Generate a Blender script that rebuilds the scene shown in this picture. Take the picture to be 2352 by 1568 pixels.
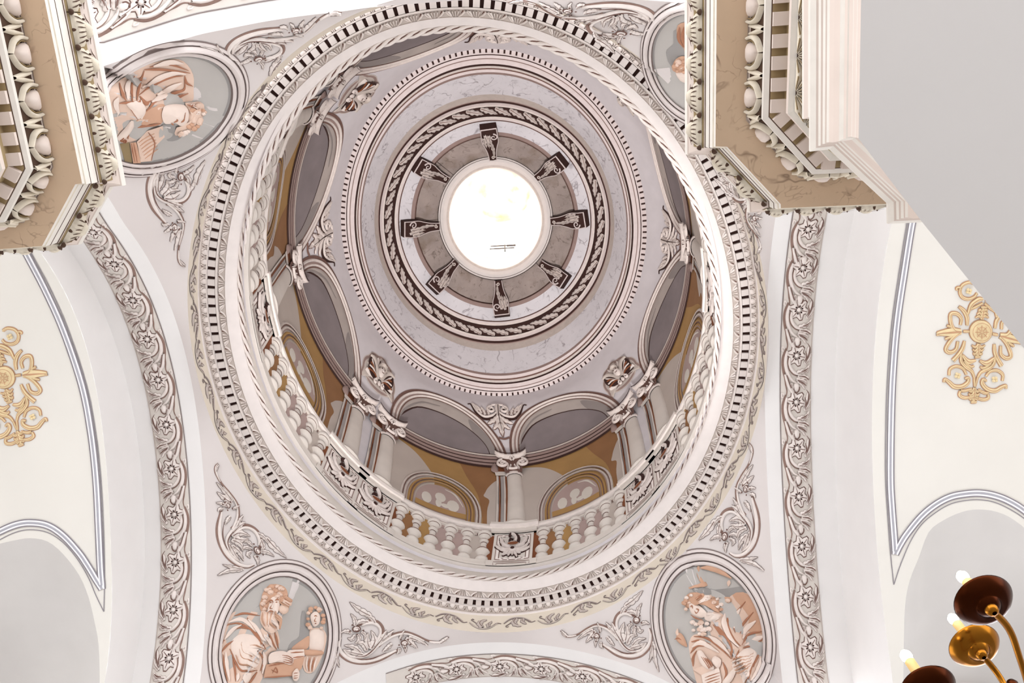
import bpy, bmesh, math, random
import numpy as np
from mathutils import Vector, Matrix
from mathutils.bvhtree import BVHTree
from mathutils.geometry import tessellate_polygon, delaunay_2d_cdt
PI = math.pi
sc = bpy.context.scene
for o in list(bpy.data.objects): bpy.data.objects.remove(o)
C = sc.collection
EYE = 1.6                                   # camera height above the floor; builders below work relative to the camera
F, CX, CY = 2000.0, 1176.0, 784.0           # focal length and centre in photograph pixels
ZEN = (1138.0, 100.0)                       # where the verticals meet in the photograph

# ------------------------------------------------------------------ camera, sky, light, exposure
_up = Vector((ZEN[0]-CX, -(ZEN[1]-CY), F)).normalized()
_fw = (Vector((0, 0, 1)) - _up*_up.z).normalized()
_xr = -(_fw.cross(_up))
AX = np.array([list(_xr), list(_fw), list(_up)])       # world = AX @ (right, up, forward)
cam_d = bpy.data.cameras.new('camera'); cam = bpy.data.objects.new('camera', cam_d); C.objects.link(cam)
cam_d.sensor_width = 36.0; cam_d.lens = F/2352*36.0; cam_d.clip_start = 0.05
R3 = Matrix([[AX[i][0], AX[i][1], -AX[i][2]] for i in range(3)])
cam.matrix_world = Matrix.Translation((0, 0, EYE)) @ R3.to_4x4()
sc.camera = cam
w = bpy.data.worlds.new('sky'); sc.world = w; w.use_nodes = True
bg = w.node_tree.nodes['Background']; bg.inputs[0].default_value = (0.94, 0.96, 1.0, 1); bg.inputs[1].default_value = 1.62
vs_ = sc.view_settings; vs_.view_transform = 'Standard'; vs_.look = 'None'; vs_.gamma = 1; vs_.use_curve_mapping = False
vs_.exposure = 1.13
def fill_spot(name, loc, target, power, half, blend, rad, col=(1, 1, 1)):
    d = bpy.data.lights.new(name, 'SPOT'); d.energy = power; d.spot_size = math.radians(2*half); d.spot_blend = blend; d.shadow_soft_size = rad; d.color = col
    o = bpy.data.objects.new(name, d); C.objects.link(o); o.location = loc
    o.rotation_euler = (Vector(target)-Vector(loc)).to_track_quat('-Z', 'Y').to_euler(); return o
fill_spot('dome_fill_light', (-.3, 3.2, .3), (-.2, 3.15, 17.0), 3500, 14.6, .3, .5, (1, .97, .95))  # added fill lamp, unseen, brightens the dome where daylight falls short

# ------------------------------------------------------------------ materials
def lin(c):
    return tuple((v/255/12.92 if v/255 <= .04045 else ((v/255+.055)/1.055)**2.4) for v in c)
MATS = {}
def mat(name, rgb, rough=.85, mott=.05, mscale=3.0, metal=0.0, emit=0.0, vein=None, vscale=1.2, vwidth=.035, bump=0.0, spots=None):
    m = bpy.data.materials.new(name); m.use_nodes = True; nt = m.node_tree; b = nt.nodes['Principled BSDF']
    c = lin(rgb); b.inputs['Roughness'].default_value = rough; b.inputs['Metallic'].default_value = metal
    b.inputs['Specular IOR Level'].default_value = .25 if not metal else .5
    col = None
    geo = nt.nodes.new('ShaderNodeNewGeometry')
    if mott:
        n = nt.nodes.new('ShaderNodeTexNoise'); n.inputs['Scale'].default_value = mscale; n.inputs['Detail'].default_value = 5
        nt.links.new(geo.outputs['Position'], n.inputs['Vector'])
        r = nt.nodes.new('ShaderNodeMapRange'); r.inputs[1].default_value = .3; r.inputs[2].default_value = .7
        r.inputs[3].default_value = 1-mott; r.inputs[4].default_value = 1+mott; nt.links.new(n.outputs['Fac'], r.inputs[0])
        h = nt.nodes.new('ShaderNodeVectorMath'); h.operation = 'SCALE'; h.inputs[0].default_value = c
        nt.links.new(r.outputs[0], h.inputs['Scale']); col = h.outputs[0]
        if bump:
            bp = nt.nodes.new('ShaderNodeBump'); bp.inputs['Strength'].default_value = bump; bp.inputs['Distance'].default_value = .01
            nt.links.new(n.outputs['Fac'], bp.inputs['Height']); nt.links.new(bp.outputs[0], b.inputs['Normal'])
    def overlay(fac, rgb2):
        nonlocal col
        mx = nt.nodes.new('ShaderNodeMix'); mx.data_type = 'RGBA'
        nt.links.new(fac, mx.inputs[0])
        if col is not None: nt.links.new(col, mx.inputs[6])
        else: mx.inputs[6].default_value = c+(1,)
        mx.inputs[7].default_value = lin(rgb2)+(1,); col = mx.outputs[2]
    if vein:
        for k, (sc_, wd, st) in enumerate(((vscale, vwidth, .75), (vscale*2.3, vwidth*.8, .45))):
            n = nt.nodes.new('ShaderNodeTexNoise'); n.inputs['Scale'].default_value = sc_; n.inputs['Detail'].default_value = 3
            n.inputs['Roughness'].default_value = .55; n.inputs['Distortion'].default_value = .6
            off = nt.nodes.new('ShaderNodeVectorMath'); off.operation = 'ADD'; off.inputs[1].default_value = (3.1*k, 7.7*k, 1.3*k)
            nt.links.new(geo.outputs['Position'], off.inputs[0]); nt.links.new(off.outputs[0], n.inputs['Vector'])
            s = nt.nodes.new('ShaderNodeMath'); s.operation = 'SUBTRACT'; s.inputs[1].default_value = .5; nt.links.new(n.outputs['Fac'], s.inputs[0])
            a = nt.nodes.new('ShaderNodeMath'); a.operation = 'ABSOLUTE'; nt.links.new(s.outputs[0], a.inputs[0])
            r = nt.nodes.new('ShaderNodeMapRange'); r.inputs[1].default_value = 0; r.inputs[2].default_value = wd
            r.inputs[3].default_value = 1; r.inputs[4].default_value = 0; nt.links.new(a.outputs[0], r.inputs[0])
            n2 = nt.nodes.new('ShaderNodeTexNoise'); n2.inputs['Scale'].default_value = sc_*1.7; nt.links.new(off.outputs[0], n2.inputs['Vector'])
            r2 = nt.nodes.new('ShaderNodeMapRange'); r2.inputs[1].default_value = .46; r2.inputs[2].default_value = .62; r2.inputs[3].default_value = 0; r2.inputs[4].default_value = st
            nt.links.new(n2.outputs['Fac'], r2.inputs[0])
            mu = nt.nodes.new('ShaderNodeMath'); mu.operation = 'MULTIPLY'; nt.links.new(r.outputs[0], mu.inputs[0]); nt.links.new(r2.outputs[0], mu.inputs[1])
            overlay(mu.outputs[0], vein)
    if spots:
        n = nt.nodes.new('ShaderNodeTexNoise'); n.inputs['Scale'].default_value = spots[1]; n.inputs['Detail'].default_value = 6
        nt.links.new(geo.outputs['Position'], n.inputs['Vector'])
        r = nt.nodes.new('ShaderNodeMapRange'); r.inputs[1].default_value = .52; r.inputs[2].default_value = .68; r.inputs[4].default_value = spots[2]
        nt.links.new(n.outputs['Fac'], r.inputs[0]); overlay(r.outputs[0], spots[0])
    if col is not None: nt.links.new(col, b.inputs['Base Color'])
    else: b.inputs['Base Color'].default_value = c+(1,)
    if emit:
        b.inputs['Emission Color'].default_value = c+(1,); b.inputs['Emission Strength'].default_value = emit
    MATS[name] = m; return name
W0 = mat('white_plaster', (236, 233, 231), mott=.015)
CREAM = mat('cream_plaster', (228, 224, 217), mott=.02, mscale=1.2)
LILAC = mat('lilac_plaster', (219, 211, 208), mott=.02, mscale=1.5)
FRZ = mat('beige_frieze_plaster', (228, 217, 201), mott=.03)
CORN = mat('cornice_plaster', (233, 224, 220), mott=.03, mscale=8)
SPAN = mat('spandrel_plaster', (210, 204, 207), mott=.04, mscale=4)
MARB = mat('grey_marble_paint', (218, 214, 218), mott=.05, mscale=2.5, vein=(132, 122, 128), vscale=2.4, vwidth=.026)
MARB2 = mat('brown_marble_paint', (164, 150, 144), mott=.14, mscale=3, vein=(92, 80, 72), vscale=3.2, vwidth=.02, spots=((120, 102, 86), 2.2, .6))
MLD = mat('moulding_mauve', (214, 201, 199), mott=.05, mscale=10)
UMB = mat('umber_line', (58, 36, 32), mott=.1, mscale=20)
BRN = mat('brown_line', (112, 84, 76), mott=.1, mscale=20)
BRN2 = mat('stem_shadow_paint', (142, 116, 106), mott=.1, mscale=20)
RED = mat('red_brown_paint', (122, 72, 46), mott=.1, mscale=6)
SHD = mat('mauve_brown_paint', (150, 128, 122), mott=.06, mscale=8)
LIT = mat('relief_light', (234, 224, 218), mott=.05, mscale=15)
LIT2 = mat('relief_dome_light', (214, 202, 196), mott=.07, mscale=15)
TAUPE = mat('relief_taupe', (196, 184, 176), mott=.07, mscale=12)
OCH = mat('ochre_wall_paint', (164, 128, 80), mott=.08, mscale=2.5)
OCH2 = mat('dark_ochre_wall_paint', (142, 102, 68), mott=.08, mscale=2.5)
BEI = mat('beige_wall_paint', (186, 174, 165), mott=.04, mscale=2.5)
SLT = mat('slate_vault_paint', (128, 118, 119), mott=.12, mscale=2.0)
INT = mat('intrados_paint', (176, 165, 159), mott=.08, mscale=3)
INT2 = mat('dim_intrados_paint', (142, 133, 130), mott=.06, mscale=3)
PILG = mat('grey_pilaster_paint', (160, 153, 150), mott=.05)
COLM = mat('column_paint', (212, 203, 195), mott=.04, mscale=4)
MAUV = mat('mauve_glass_paint', (170, 148, 142), mott=.05)
PANE = mat('pale_pane_paint', (208, 200, 190), mott=.03)
G_L = mat('gold_leaf_light', (230, 209, 166), mott=.06, mscale=14)
G_D = mat('gold_outline', (196, 152, 118), mott=.08, mscale=14)
FR_B = mat('blue_grey_line', (174, 173, 181), mott=.03)
FR_D = mat('grey_line', (140, 134, 140), mott=.03)
FR_W = mat('white_line', (244, 243, 246), mott=.01)
FRM = mat('medallion_frame', (222, 212, 208), mott=.04, mscale=8)
FRMD = mat('medallion_frame_groove', (132, 118, 114), mott=.04, mscale=8)
GRD = mat('medallion_ground', (188, 183, 178), mott=.03)
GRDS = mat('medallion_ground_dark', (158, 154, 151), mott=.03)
T1 = mat('terracotta_pale', (236, 218, 206), mott=.04, mscale=6)
T2 = mat('terracotta_light', (226, 198, 180), mott=.05, mscale=6)
T3 = mat('terracotta_mid', (206, 164, 138), mott=.06, mscale=6)
T4 = mat('terracotta_dark', (172, 120, 94), mott=.06, mscale=6)
ENT_B = mat('tan_marble', (198, 172, 145), mott=.10, mscale=2.0, vein=(112, 90, 72), vscale=2.2, vwidth=.02, rough=.7)
ENT_W = mat('cornice_white_paint', (216, 209, 200), mott=.04, mscale=10)
ENT_P = mat('pinkish_moulding_paint', (208, 193, 183), mott=.03, mscale=5)
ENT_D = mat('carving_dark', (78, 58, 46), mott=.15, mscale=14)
ENT_O = mat('olive_shadow_paint', (150, 130, 96), mott=.06, mscale=6)
ENT_L = mat('carving_light', (208, 197, 179), mott=.10, mscale=18)
GREY = mat('gallery_plaster', (208, 204, 201), mott=.02, mscale=.6)
NICHE = mat('niche_shaded_plaster', (206, 202, 199), mott=.02)  # vault plaster greyed down: the shade of the recess is in the colour
STONE = mat('floor_stone', (142, 138, 136), rough=.5, mott=.12, mscale=1.5, vein=(110, 100, 90))
BRASS = mat('aged_brass', (150, 96, 28), rough=.22, metal=1.0, mott=.1, mscale=9)
BRASSD = mat('dark_brass', (62, 27, 11), rough=.25, metal=1.0, mott=.15, mscale=9)
CANDLE = mat('candle_sleeve', (206, 172, 112), rough=.5, mott=.08, mscale=20)
BULB = mat('lit_bulb', (255, 236, 205), emit=9.0, mott=0)
LANT = mat('lantern_plaster', (240, 236, 230), mott=.02)
CAPP = mat('stained_plaster', (226, 206, 182), mott=.06, mscale=3, spots=((176, 146, 118), 2.6, .8))
WPAN = mat('bright_window_pane', (255, 252, 246), emit=.7, mott=0)
BAND = mat('arch_band_ground', (222, 214, 206), mott=.03, mscale=6)
IRON = mat('dark_iron', (70, 60, 60), rough=.6, mott=0)

# ------------------------------------------------------------------ mesh helpers
class MB:
    def __init__(s): s.v = []; s.f = []; s.m = []; s.names = []; s.sm = []
    def mi(s, m):
        if m not in s.names: s.names.append(m)
        return s.names.index(m)
    def add(s, vs, fs, m, smooth=True):
        b = len(s.v); s.v += [Vector(p) for p in vs]; k = s.mi(m)
        for f in fs: s.f.append([b+i for i in f]); s.m.append(k); s.sm.append(smooth)
    def grid(s, rows, m, closed=False, smooth=True, flip=False):
        n = len(rows[0]); vs = [p for r in rows for p in r]; fs = []
        for i in range(len(rows)-1):
            for j in range(n if closed else n-1):
                a = i*n+j; b = i*n+(j+1) % n; c = (i+1)*n+(j+1) % n; d = (i+1)*n+j
                fs.append([a, d, c, b] if flip else [a, b, c, d])
        s.add(vs, fs, m, smooth)
    def box(s, mp, x0, x1, y0, y1, z0, z1, m):
        p = [mp(x, y, z) for z in (z0, z1) for y in (y0, y1) for x in (x0, x1)]
        s.add(p, [(0, 2, 3, 1), (4, 5, 7, 6), (0, 1, 5, 4), (2, 6, 7, 3), (0, 4, 6, 2), (1, 3, 7, 5)], m, False)
def ident(x, y, z=0): return Vector((x, y, z))
def link(o, parent=None, label=None, cat=None, group=None, kind=None):
    C.objects.link(o)
    if parent: o.parent = parent
    if label: o['label'] = label
    if cat: o['category'] = cat
    if group: o['group'] = group
    if kind: o['kind'] = kind
    return o
def mesh_of(name, mb, off):
    me = bpy.data.meshes.new(name)
    me.from_pydata([p-off for p in mb.v], [], mb.f)
    for n in mb.names: me.materials.append(MATS[n])
    if mb.m:
        me.polygons.foreach_set('material_index', mb.m); me.polygons.foreach_set('use_smooth', mb.sm)
    me.update(); return me
def wloc(o):
    v = Vector((0, 0, 0))
    while o: v = v+o.location; o = o.parent
    return v-Vector((0, 0, EYE))
def obj(name, mb, parent=None, loc=None, **kw):
    """one mesh object; vertices are given relative to the camera point, the origin goes to loc (or the parent's place)"""
    base = wloc(parent) if parent else (Vector(loc) if loc is not None else sum(mb.v, Vector())/max(1, len(mb.v)))
    o = bpy.data.objects.new(name, mesh_of(name, mb, base))
    if not parent: o.location = base+Vector((0, 0, EYE))
    return link(o, parent, **kw)
def root(name, loc, label, cat, group=None, kind=None):
    o = bpy.data.objects.new(name, None); o.empty_display_size = .1; o.location = Vector(loc)+Vector((0, 0, EYE))
    return link(o, None, label, cat, group, kind)
def inst(name, me, M, parent):
    """an alike piece sharing mesh data, placed by the frame M (relative to the camera point)"""
    o = bpy.data.objects.new(name, me); o.matrix_basis = Matrix.Translation(-wloc(parent)) @ M
    return link(o, parent)
def frame(o, x, y, z):
    return Matrix([[x[i], y[i], z[i], o[i]] for i in range(3)]+[[0, 0, 0, 1]])

# ------------------------------------------------------------------ rays and curves
def ray(x, y):
    d = AX @ np.array([(x-CX)/F, -(y-CY)/F, 1.0]); return Vector(d)
def onz(x, y, z): d = ray(x, y); return d*(z/d.z)
def proj(p):
    q = AX.T @ np.array(p); return CX+F*q[0]/q[2], CY-F*q[1]/q[2]
def smooth(pts, n=6, closed=False):
    P = [np.array(p, float) for p in pts]; out = []; N = len(P)
    if N < 3 and not closed: 
        return [P[0]+(P[1]-P[0])*k/n for k in range(n+1)]
    rng = range(N if closed else N-1)
    for i in rng:
        p0 = P[(i-1) % N] if (closed or i > 0) else 2*P[0]-P[1]
        p1 = P[i]; p2 = P[(i+1) % N]
        p3 = P[(i+2) % N] if (closed or i+2 < N) else 2*P[-1]-P[-2]
        for k in range(n):
            t = k/n
            out.append(.5*((2*p1)+(-p0+p2)*t+(2*p0-5*p1+4*p2-p3)*t*t+(-p0+3*p1-3*p2+p3)*t**3))
    if not closed: out.append(P[-1])
    return out
def spiral(cx, cy, r0, r1, a0, turns, n=28):
    return [(cx+(r0+(r1-r0)*k/n)*math.cos(a0+2*PI*turns*k/n), cy+(r0+(r1-r0)*k/n)*math.sin(a0+2*PI*turns*k/n)) for k in range(n+1)]
def wfun(w):
    if callable(w): return w
    if isinstance(w, (tuple, list)):
        return lambda t: float(np.interp(t, np.linspace(0, 1, len(w)), w))
    return lambda t: w
def ribbon(mb, mp, pts, wd, m, h=.012, e=.002, n=5, raw=False, closed=False):
    """a raised stroke along a curve: edges at height e, ridge at height h"""
    P = [np.array(p, float) for p in pts] if raw else smooth(pts, n, closed)
    N = len(P); wf = wfun(wd); rows = []
    for i, p in enumerate(P):
        a = P[(i-1) % N] if closed else P[max(i-1, 0)]; b = P[(i+1) % N] if closed else P[min(i+1, N-1)]
        t = b-a; L = math.hypot(*t) or 1; nx, ny = -t[1]/L, t[0]/L; w_ = wf(i/max(1, N-1))
        rows.append([mp(p[0]-nx*w_, p[1]-ny*w_, e), mp(p[0]-nx*w_*.5, p[1]-ny*w_*.5, e+(h-e)*.8), mp(p[0], p[1], h),
                     mp(p[0]+nx*w_*.5, p[1]+ny*w_*.5, e+(h-e)*.8), mp(p[0]+nx*w_, p[1]+ny*w_, e)])
    if closed: rows.append(rows[0])
    mb.grid(rows, m)
def line(mb, mp, pts, wd, m, h=.006, n=5, raw=False, closed=False):
    P = [np.array(p, float) for p in pts] if raw else smooth(pts, n, closed)
    N = len(P); wf = wfun(wd); rows = []
    for i, p in enumerate(P):
        a = P[(i-1) % N] if closed else P[max(i-1, 0)]; b = P[(i+1) % N] if closed else P[min(i+1, N-1)]
        t = b-a; L = math.hypot(*t) or 1; nx, ny = -t[1]/L, t[0]/L; w_ = wf(i/max(1, N-1))
        rows.append([mp(p[0]-nx*w_, p[1]-ny*w_, h), mp(p[0]+nx*w_, p[1]+ny*w_, h)])
    if closed: rows.append(rows[0])
    mb.grid(rows, m)
def fill(mb, mp, outline, m, h=.006, n=0, closed_smooth=True):
    P = smooth(outline, n, True) if n else [np.array(p, float) for p in outline]
    tri = tessellate_polygon([[Vector((p[0], p[1], 0)) for p in P]])
    mb.add([mp(p[0], p[1], h) for p in P], [list(t) for t in tri], m)
def fillc(mb, mp, outline, m, h, cx, cy, n=0):
    """fill that follows a curved surface: the outline is filled with a grid of cells cx by cy"""
    P = smooth(outline, n, True) if n else [np.array(p, float) for p in outline]
    Q = []
    for i, p in enumerate(P):
        q = P[(i+1) % len(P)]; k = max(1, int(max(abs(q[0]-p[0])/cx, abs(q[1]-p[1])/cy))); Q += [p+(q-p)*j/k for j in range(k)]
    def inside(x, y):
        c = False
        for i in range(len(Q)):
            a, b = Q[i], Q[i-1]
            if (a[1] > y) != (b[1] > y) and x < (b[0]-a[0])*(y-a[1])/(b[1]-a[1])+a[0]: c = not c
        return c
    x0, x1 = min(p[0] for p in Q), max(p[0] for p in Q); y0, y1 = min(p[1] for p in Q), max(p[1] for p in Q)
    G = [(x, y) for x in np.arange(x0+cx*.5, x1, cx) for y in np.arange(y0+cy*.5, y1, cy) if inside(x, y)]
    V = [Vector((p[0]/cx, p[1]/cy)) for p in Q]+[Vector((x/cx, y/cy)) for x, y in G]
    r = delaunay_2d_cdt(V, [(i, (i+1) % len(Q)) for i in range(len(Q))], [], 0, 1e-6)
    tri = []
    for f in r[2]:
        c_ = sum((r[0][i] for i in f), Vector((0, 0)))/len(f)
        if inside(c_.x*cx, c_.y*cy): tri.append(list(f))
    mb.add([mp(v.x*cx, v.y*cy, h) for v in r[0]], tri, m)
def blob(mb, mp, outline, m, h0=.004, h1=.02, n=3, c=None):
    """a cushion-shaped piece on an outline"""
    P = smooth(outline, n, True) if n else [np.array(p, float) for p in outline]
    c = np.array(c) if c is not None else sum(P)/len(P); N = len(P)
    rows = [[mp(*(c+(p-c)*k), h0+(h1-h0)*q) for p in P] for k, q in ((1, 0), (.8, .6), (.45, .92), (.12, 1))]
    mb.grid(rows, m, closed=True); mb.add(rows[-1], [list(range(N))], m)
def leaf(mb, mp, pts, wd, m, lobes=4, h=.02, dark=None, ex=1.0, e=.004, vein=None, depth=.42):
    """an acanthus leaf along a curve, with lobed edges, a raised midrib and a dark contour"""
    P = smooth(pts, 8); P = [P[int(round(i))] for i in np.linspace(0, len(P)-1, max(10, lobes*5))]; N = len(P)
    def rows_(grow, hh, ee):
        rows = []
        for i, p in enumerate(P):
            t = i/(N-1); a = P[max(i-1, 0)]; b = P[min(i+1, N-1)]; d = b-a; L = math.hypot(*d) or 1; nx, ny = -d[1]/L, d[0]/L
            env = (math.sin(PI*min(1, .12+t*.88))**.7)*(1-.35*t)
            ser = 1-depth+depth*abs(math.sin(PI*lobes*t+.4))
            w_ = wd*env*ser+grow
            rows.append([mp(p[0]-nx*w_, p[1]-ny*w_, ee), mp(p[0]-nx*w_*.5, p[1]-ny*w_*.5, (ee+hh)*.62), mp(p[0], p[1], hh), mp(p[0]+nx*w_*.5, p[1]+ny*w_*.5, (ee+hh)*.62), mp(p[0]+nx*w_, p[1]+ny*w_, ee)])
        return rows
    if dark: mb.grid(rows_(ex, e+.0005, e*.6), dark)
    mb.grid(rows_(0, h, e+.001), m)
    if vein:
        line(mb, lambda x, y, q: mp(x, y, q), [P[i] for i in range(1, N-1, 2)], [wd*.1, wd*.03], vein, h=h+.002, raw=True)
def halflathe(mb, mp, cx, prof, m, us=1.0, seg=6, depth=.8):
    """half-round turned shape standing up the v direction; prof = (v, half width in u)"""
    rows = []
    for v, w_ in prof:
        rows.append([mp(cx-w_*math.cos(PI*k/seg), v, .004+w_*us*depth*math.sin(PI*k/seg)) for k in range(seg+1)])
    mb.grid(rows, m)
def lathe(mb, M, prof, m, seg=24, smooth_=True):
    rows = [[M @ Vector((r*math.cos(2*PI*k/seg), r*math.sin(2*PI*k/seg), z)) for k in range(seg)] for r, z in prof]
    mb.grid(rows, m, closed=True, smooth=smooth_)
def tube(mb, pts, r, m, seg=8):
    P = [Vector(p) for p in pts]; rows = []
    up = Vector((0, 0, 1))
    for i, p in enumerate(P):
        t = (P[min(i+1, len(P)-1)]-P[max(i-1, 0)]).normalized(); a = t.cross(up)
        if a.length < 1e-3: a = t.cross(Vector((1, 0, 0)))
        a.normalize(); b = t.cross(a)
        rr = r(i/(len(P)-1)) if callable(r) else r
        rows.append([p+a*rr*math.cos(2*PI*k/seg)+b*rr*math.sin(2*PI*k/seg) for k in range(seg)])
    mb.grid(rows, m, closed=True)
# ------------------------------------------------------------------ floor and outer shell of the church
def quad_slab(name, x0, x1, y0, y1, z0, z1, m, **kw):
    mb = MB(); mb.box(ident, x0, x1, y0, y1, z0, z1, m); return obj(name, mb, **kw)
quad_slab('floor', -9, 9, -11.5, 13, -EYE-.15, -EYE, STONE, kind='structure')

# ------------------------------------------------------------------ the drum ring: ellipses fitted to the cornice
ROPE = (10.0, -.353, 3.291, 2.873, 3.499, -6.4)
DENT = (9.85, -.35, 3.31, 3.089, 3.691, -7.0)
def ell(th, E, d=0.0, z=None):
    zz, cx, cy, a, b, t = E; t = math.radians(t); x = (a+d)*math.cos(th); y = (b+d)*math.sin(th)
    return Vector((cx+x*math.cos(t)-y*math.sin(t), cy+x*math.sin(t)+y*math.cos(t), zz if z is None else z))
def even(fn, n, k=1440):
    """n parameters spread at equal arc length along a closed curve"""
    P = [fn(2*PI*i/k) for i in range(k+1)]; L = [0]
    for i in range(k): L.append(L[-1]+(P[i+1]-P[i]).length)
    return [2*PI*float(np.interp(L[-1]*j/n, L, np.arange(k+1)))/k for j in range(n)], L[-1]
NR = 192
def ringmesh(mb, specs, n=NR):
    """specs: list of (E, d, z, material from this ring to the next)"""
    for i in range(len(specs)-1):
        E0, d0, z0, m = specs[i]; E1, d1, z1, _ = specs[i+1]
        mb.grid([[ell(2*PI*k/n, E, d, z) for k in range(n)] for E, d, z in ((E0, d0, z0), (E1, d1, z1))], m, closed=True, smooth=False)
mb = MB()
ringmesh(mb, [(ROPE, -.05, 10.03, CORN), (ROPE, -.002, 9.995, CORN), (ROPE, .006, 9.975, CORN), (DENT, -.086, 9.895, TAUPE), (DENT, -.076, 9.90, TAUPE), (DENT, -.008, 9.87, CORN),
              (DENT, -.006, 9.845, LIT), (DENT, .012, 9.842, CORN), (DENT, .014, 9.88, UMB), (DENT, .104, 9.865, CORN), (DENT, .105, 9.83, LIT), (DENT, .118, 9.828, CORN),
              (DENT, .12, 9.85, TAUPE), (DENT, .186, 9.80, CORN), (DENT, .19, 9.775, CORN), (DENT, .205, 9.765, FRZ)])
trim1 = obj('trim_1', mb, loc=(-.35, 3.3, 9.85), kind='structure', label='moulded white cornice ring at the foot of the dome')
FE = (9.76, -.35, 3.34, 3.089, 3.66, -7.0)
mb = MB(); zs = np.linspace(9.77, 9.43, 5)
mb.grid([[ell(2*PI*k/NR, FE, .195+.02*(9.77-z), z) for k in range(NR)] for z in zs], FRZ, closed=True)
frz = obj('trim_2', mb, loc=(-.35, 3.3, 9.6), kind='structure', label='plain beige frieze band under the dome cornice')
# rope moulding: three twisted strands on the inner lip
mb = MB(); NT = 42; NS = 1300
for s in range(3):
    rows = []
    for i in range(NS+1):
        th = 2*PI*i/NS; c = ell(th, ROPE, -.024, 9.995); t = (ell(th+.001, ROPE, -.024, 9.995)-c).normalized(); r = t.cross(Vector((0, 0, 1))); up = Vector((0, 0, 1))
        ph = NT*th+2*PI*s/3; o = c+r*.023*math.cos(ph)+up*.016*math.sin(ph)
        rows.append([o+(r*math.cos(2*PI*k/6)*.021+up*math.sin(2*PI*k/6)*.016) for k in range(6)])
    mb.grid(rows, LIT, closed=True)
mb2 = MB(); mb2.grid([[ell(2*PI*i/NR, ROPE, -.024, 9.995)+((ell(2*PI*i/NR, ROPE, .97)-ell(2*PI*i/NR, ROPE)).normalized()*math.cos(2*PI*k/8)+Vector((0, 0, 1))*math.sin(2*PI*k/8))*.022 for i in range(NR)] for k in range(9)], BRN, closed=True)
obj('rope_core', mb2, trim1); obj('rope_moulding', mb, trim1)
# dentils, inner leaf-and-dart, outer egg row: alike pieces sharing mesh data
def piece(name, build):
    m_ = MB(); build(m_); return mesh_of(name, m_, Vector((0, 0, 0)))
SQ = lambda x, y, z=0: Vector((x, y*.84, z))
def dentil_build(m_): m_.box(ident, -.036, .036, .016, .1, -.03, .032, CORN)
def dart_build(m_):
    fill(m_, SQ, [(-.09, .078), (-.05, .02), (-.035, .02), (-.06, .078)], LIT, .02); 
    for sx in (-1, 1):
        ribbon(m_, SQ, [(sx*.105, .074), (sx*.07, .03), (sx*.03, .004)], [.012, .012, .006], LIT, h=.028, n=4)
        ribbon(m_, SQ, [(sx*.036, .078), (sx*.022, .02)], [.01, .004], LIT, h=.03, n=3)
        line(m_, SQ, [(sx*.085, .076), (sx*.055, .02)], [.012, .005], BRN, h=.004, n=3)
    ribbon(m_, SQ, [(0, .08), (0, .01)], [.011, .003], LIT, h=.032, n=3)
def egg_build(m_):
    blob(m_, ident, [(-.03, .004), (.03, .004), (.034, .03), (.02, .056), (0, .064), (-.02, .056), (-.034, .03)], LIT, .004, .03, n=2)
    for sx in (-1, 1): ribbon(m_, ident, [(sx*.05, .004), (sx*.046, .04), (sx*.02, .066)], .006, LIT, h=.022, n=3)
    line(m_, ident, [(-.052, .06), (-.05, .02)], .004, BRN, h=.003, n=2)
def ring_inst(fn, n, name, me, parent, tilt=0.0, th0=0.0, lo=-10, hi=10):
    ths, L = even(fn, n)
    for th in ths:
        p = fn(th); t = (fn(th+1e-3)-p).normalized(); r = t.cross(Vector((0, 0, 1))).normalized()
        z = Vector((0, 0, -1)); y = (r*math.cos(tilt)+z*math.sin(tilt)); zz = (z*math.cos(tilt)-r*math.sin(tilt)); x = y.cross(zz)
        inst(name, me, frame(p, x, y, zz), parent)
ring_inst(lambda th: ell(th, DENT, 0, 9.87), 190, 'dentil', piece('dentil', dentil_build), trim1)
ring_inst(lambda th: ell(th, DENT, -.078, 9.90), 95, 'leaf_and_dart', piece('leaf_and_dart', dart_build), trim1, tilt=.40)
ring_inst(lambda th: ell(th, DENT, .119, 9.85), 190, 'egg', piece('egg', egg_build), trim1, tilt=.62)

# ------------------------------------------------------------------ four crossing arches
C3 = Vector((-.35, 3.3, 0))
e0L = [(283, 511), (329, 576.5), (379, 668), (413, 768), (436, 863.6), (455, 959), (467, 1097), (475, 1217), (475, 1326), (467, 1453), (462, 1558)]
e1L = [(161, 571), (179, 605), (201, 642), (223, 683), (250, 751), (279, 825), (298.5, 913), (314, 997.5), (325, 1097), (333, 1254)]
e2L = [(93, 574), (126, 646.5), (149, 664.6), (184, 745), (208.6, 833), (226, 921), (238, 1016.6), (250, 1150), (256, 1290)]
e0R = [(1785, 491), (1766, 574), (1762, 699), (1758, 864.5), (1760, 1070), (1766.6, 1186.5), (1774, 1305), (1784, 1423), (1796, 1557)]
e1R = [(1965, 479), (1949, 553.6), (1934, 636.5), (1926, 740), (1919.7, 864.5), (1917, 960), (1918.4, 1072), (1928, 1265), (1942, 1423), (1957.7, 1557)]
e2R = [(2046, 516), (2029.5, 616), (2015, 740), (2004.7, 864.5), (2002, 1040), (2010.5, 1215), (2024, 1347), (2040, 1479), (2047, 1545)]
e0B = [(785, 1568), (840, 1529), (943, 1500), (1041, 1484), (1150, 1476), (1236, 1480), (1355, 1498), (1434, 1521.5), (1493, 1549)]
e0T = [(235, 153), (340, 117), (449, 82), (530, 65), (612, 49), (700, 36), (784, 26.5), (863, 16), (1026, 3), (1150, -4), (1300, -8), (1475, 0), (1573, 8), (1680, 24)]
ZS = 5.8
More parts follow.
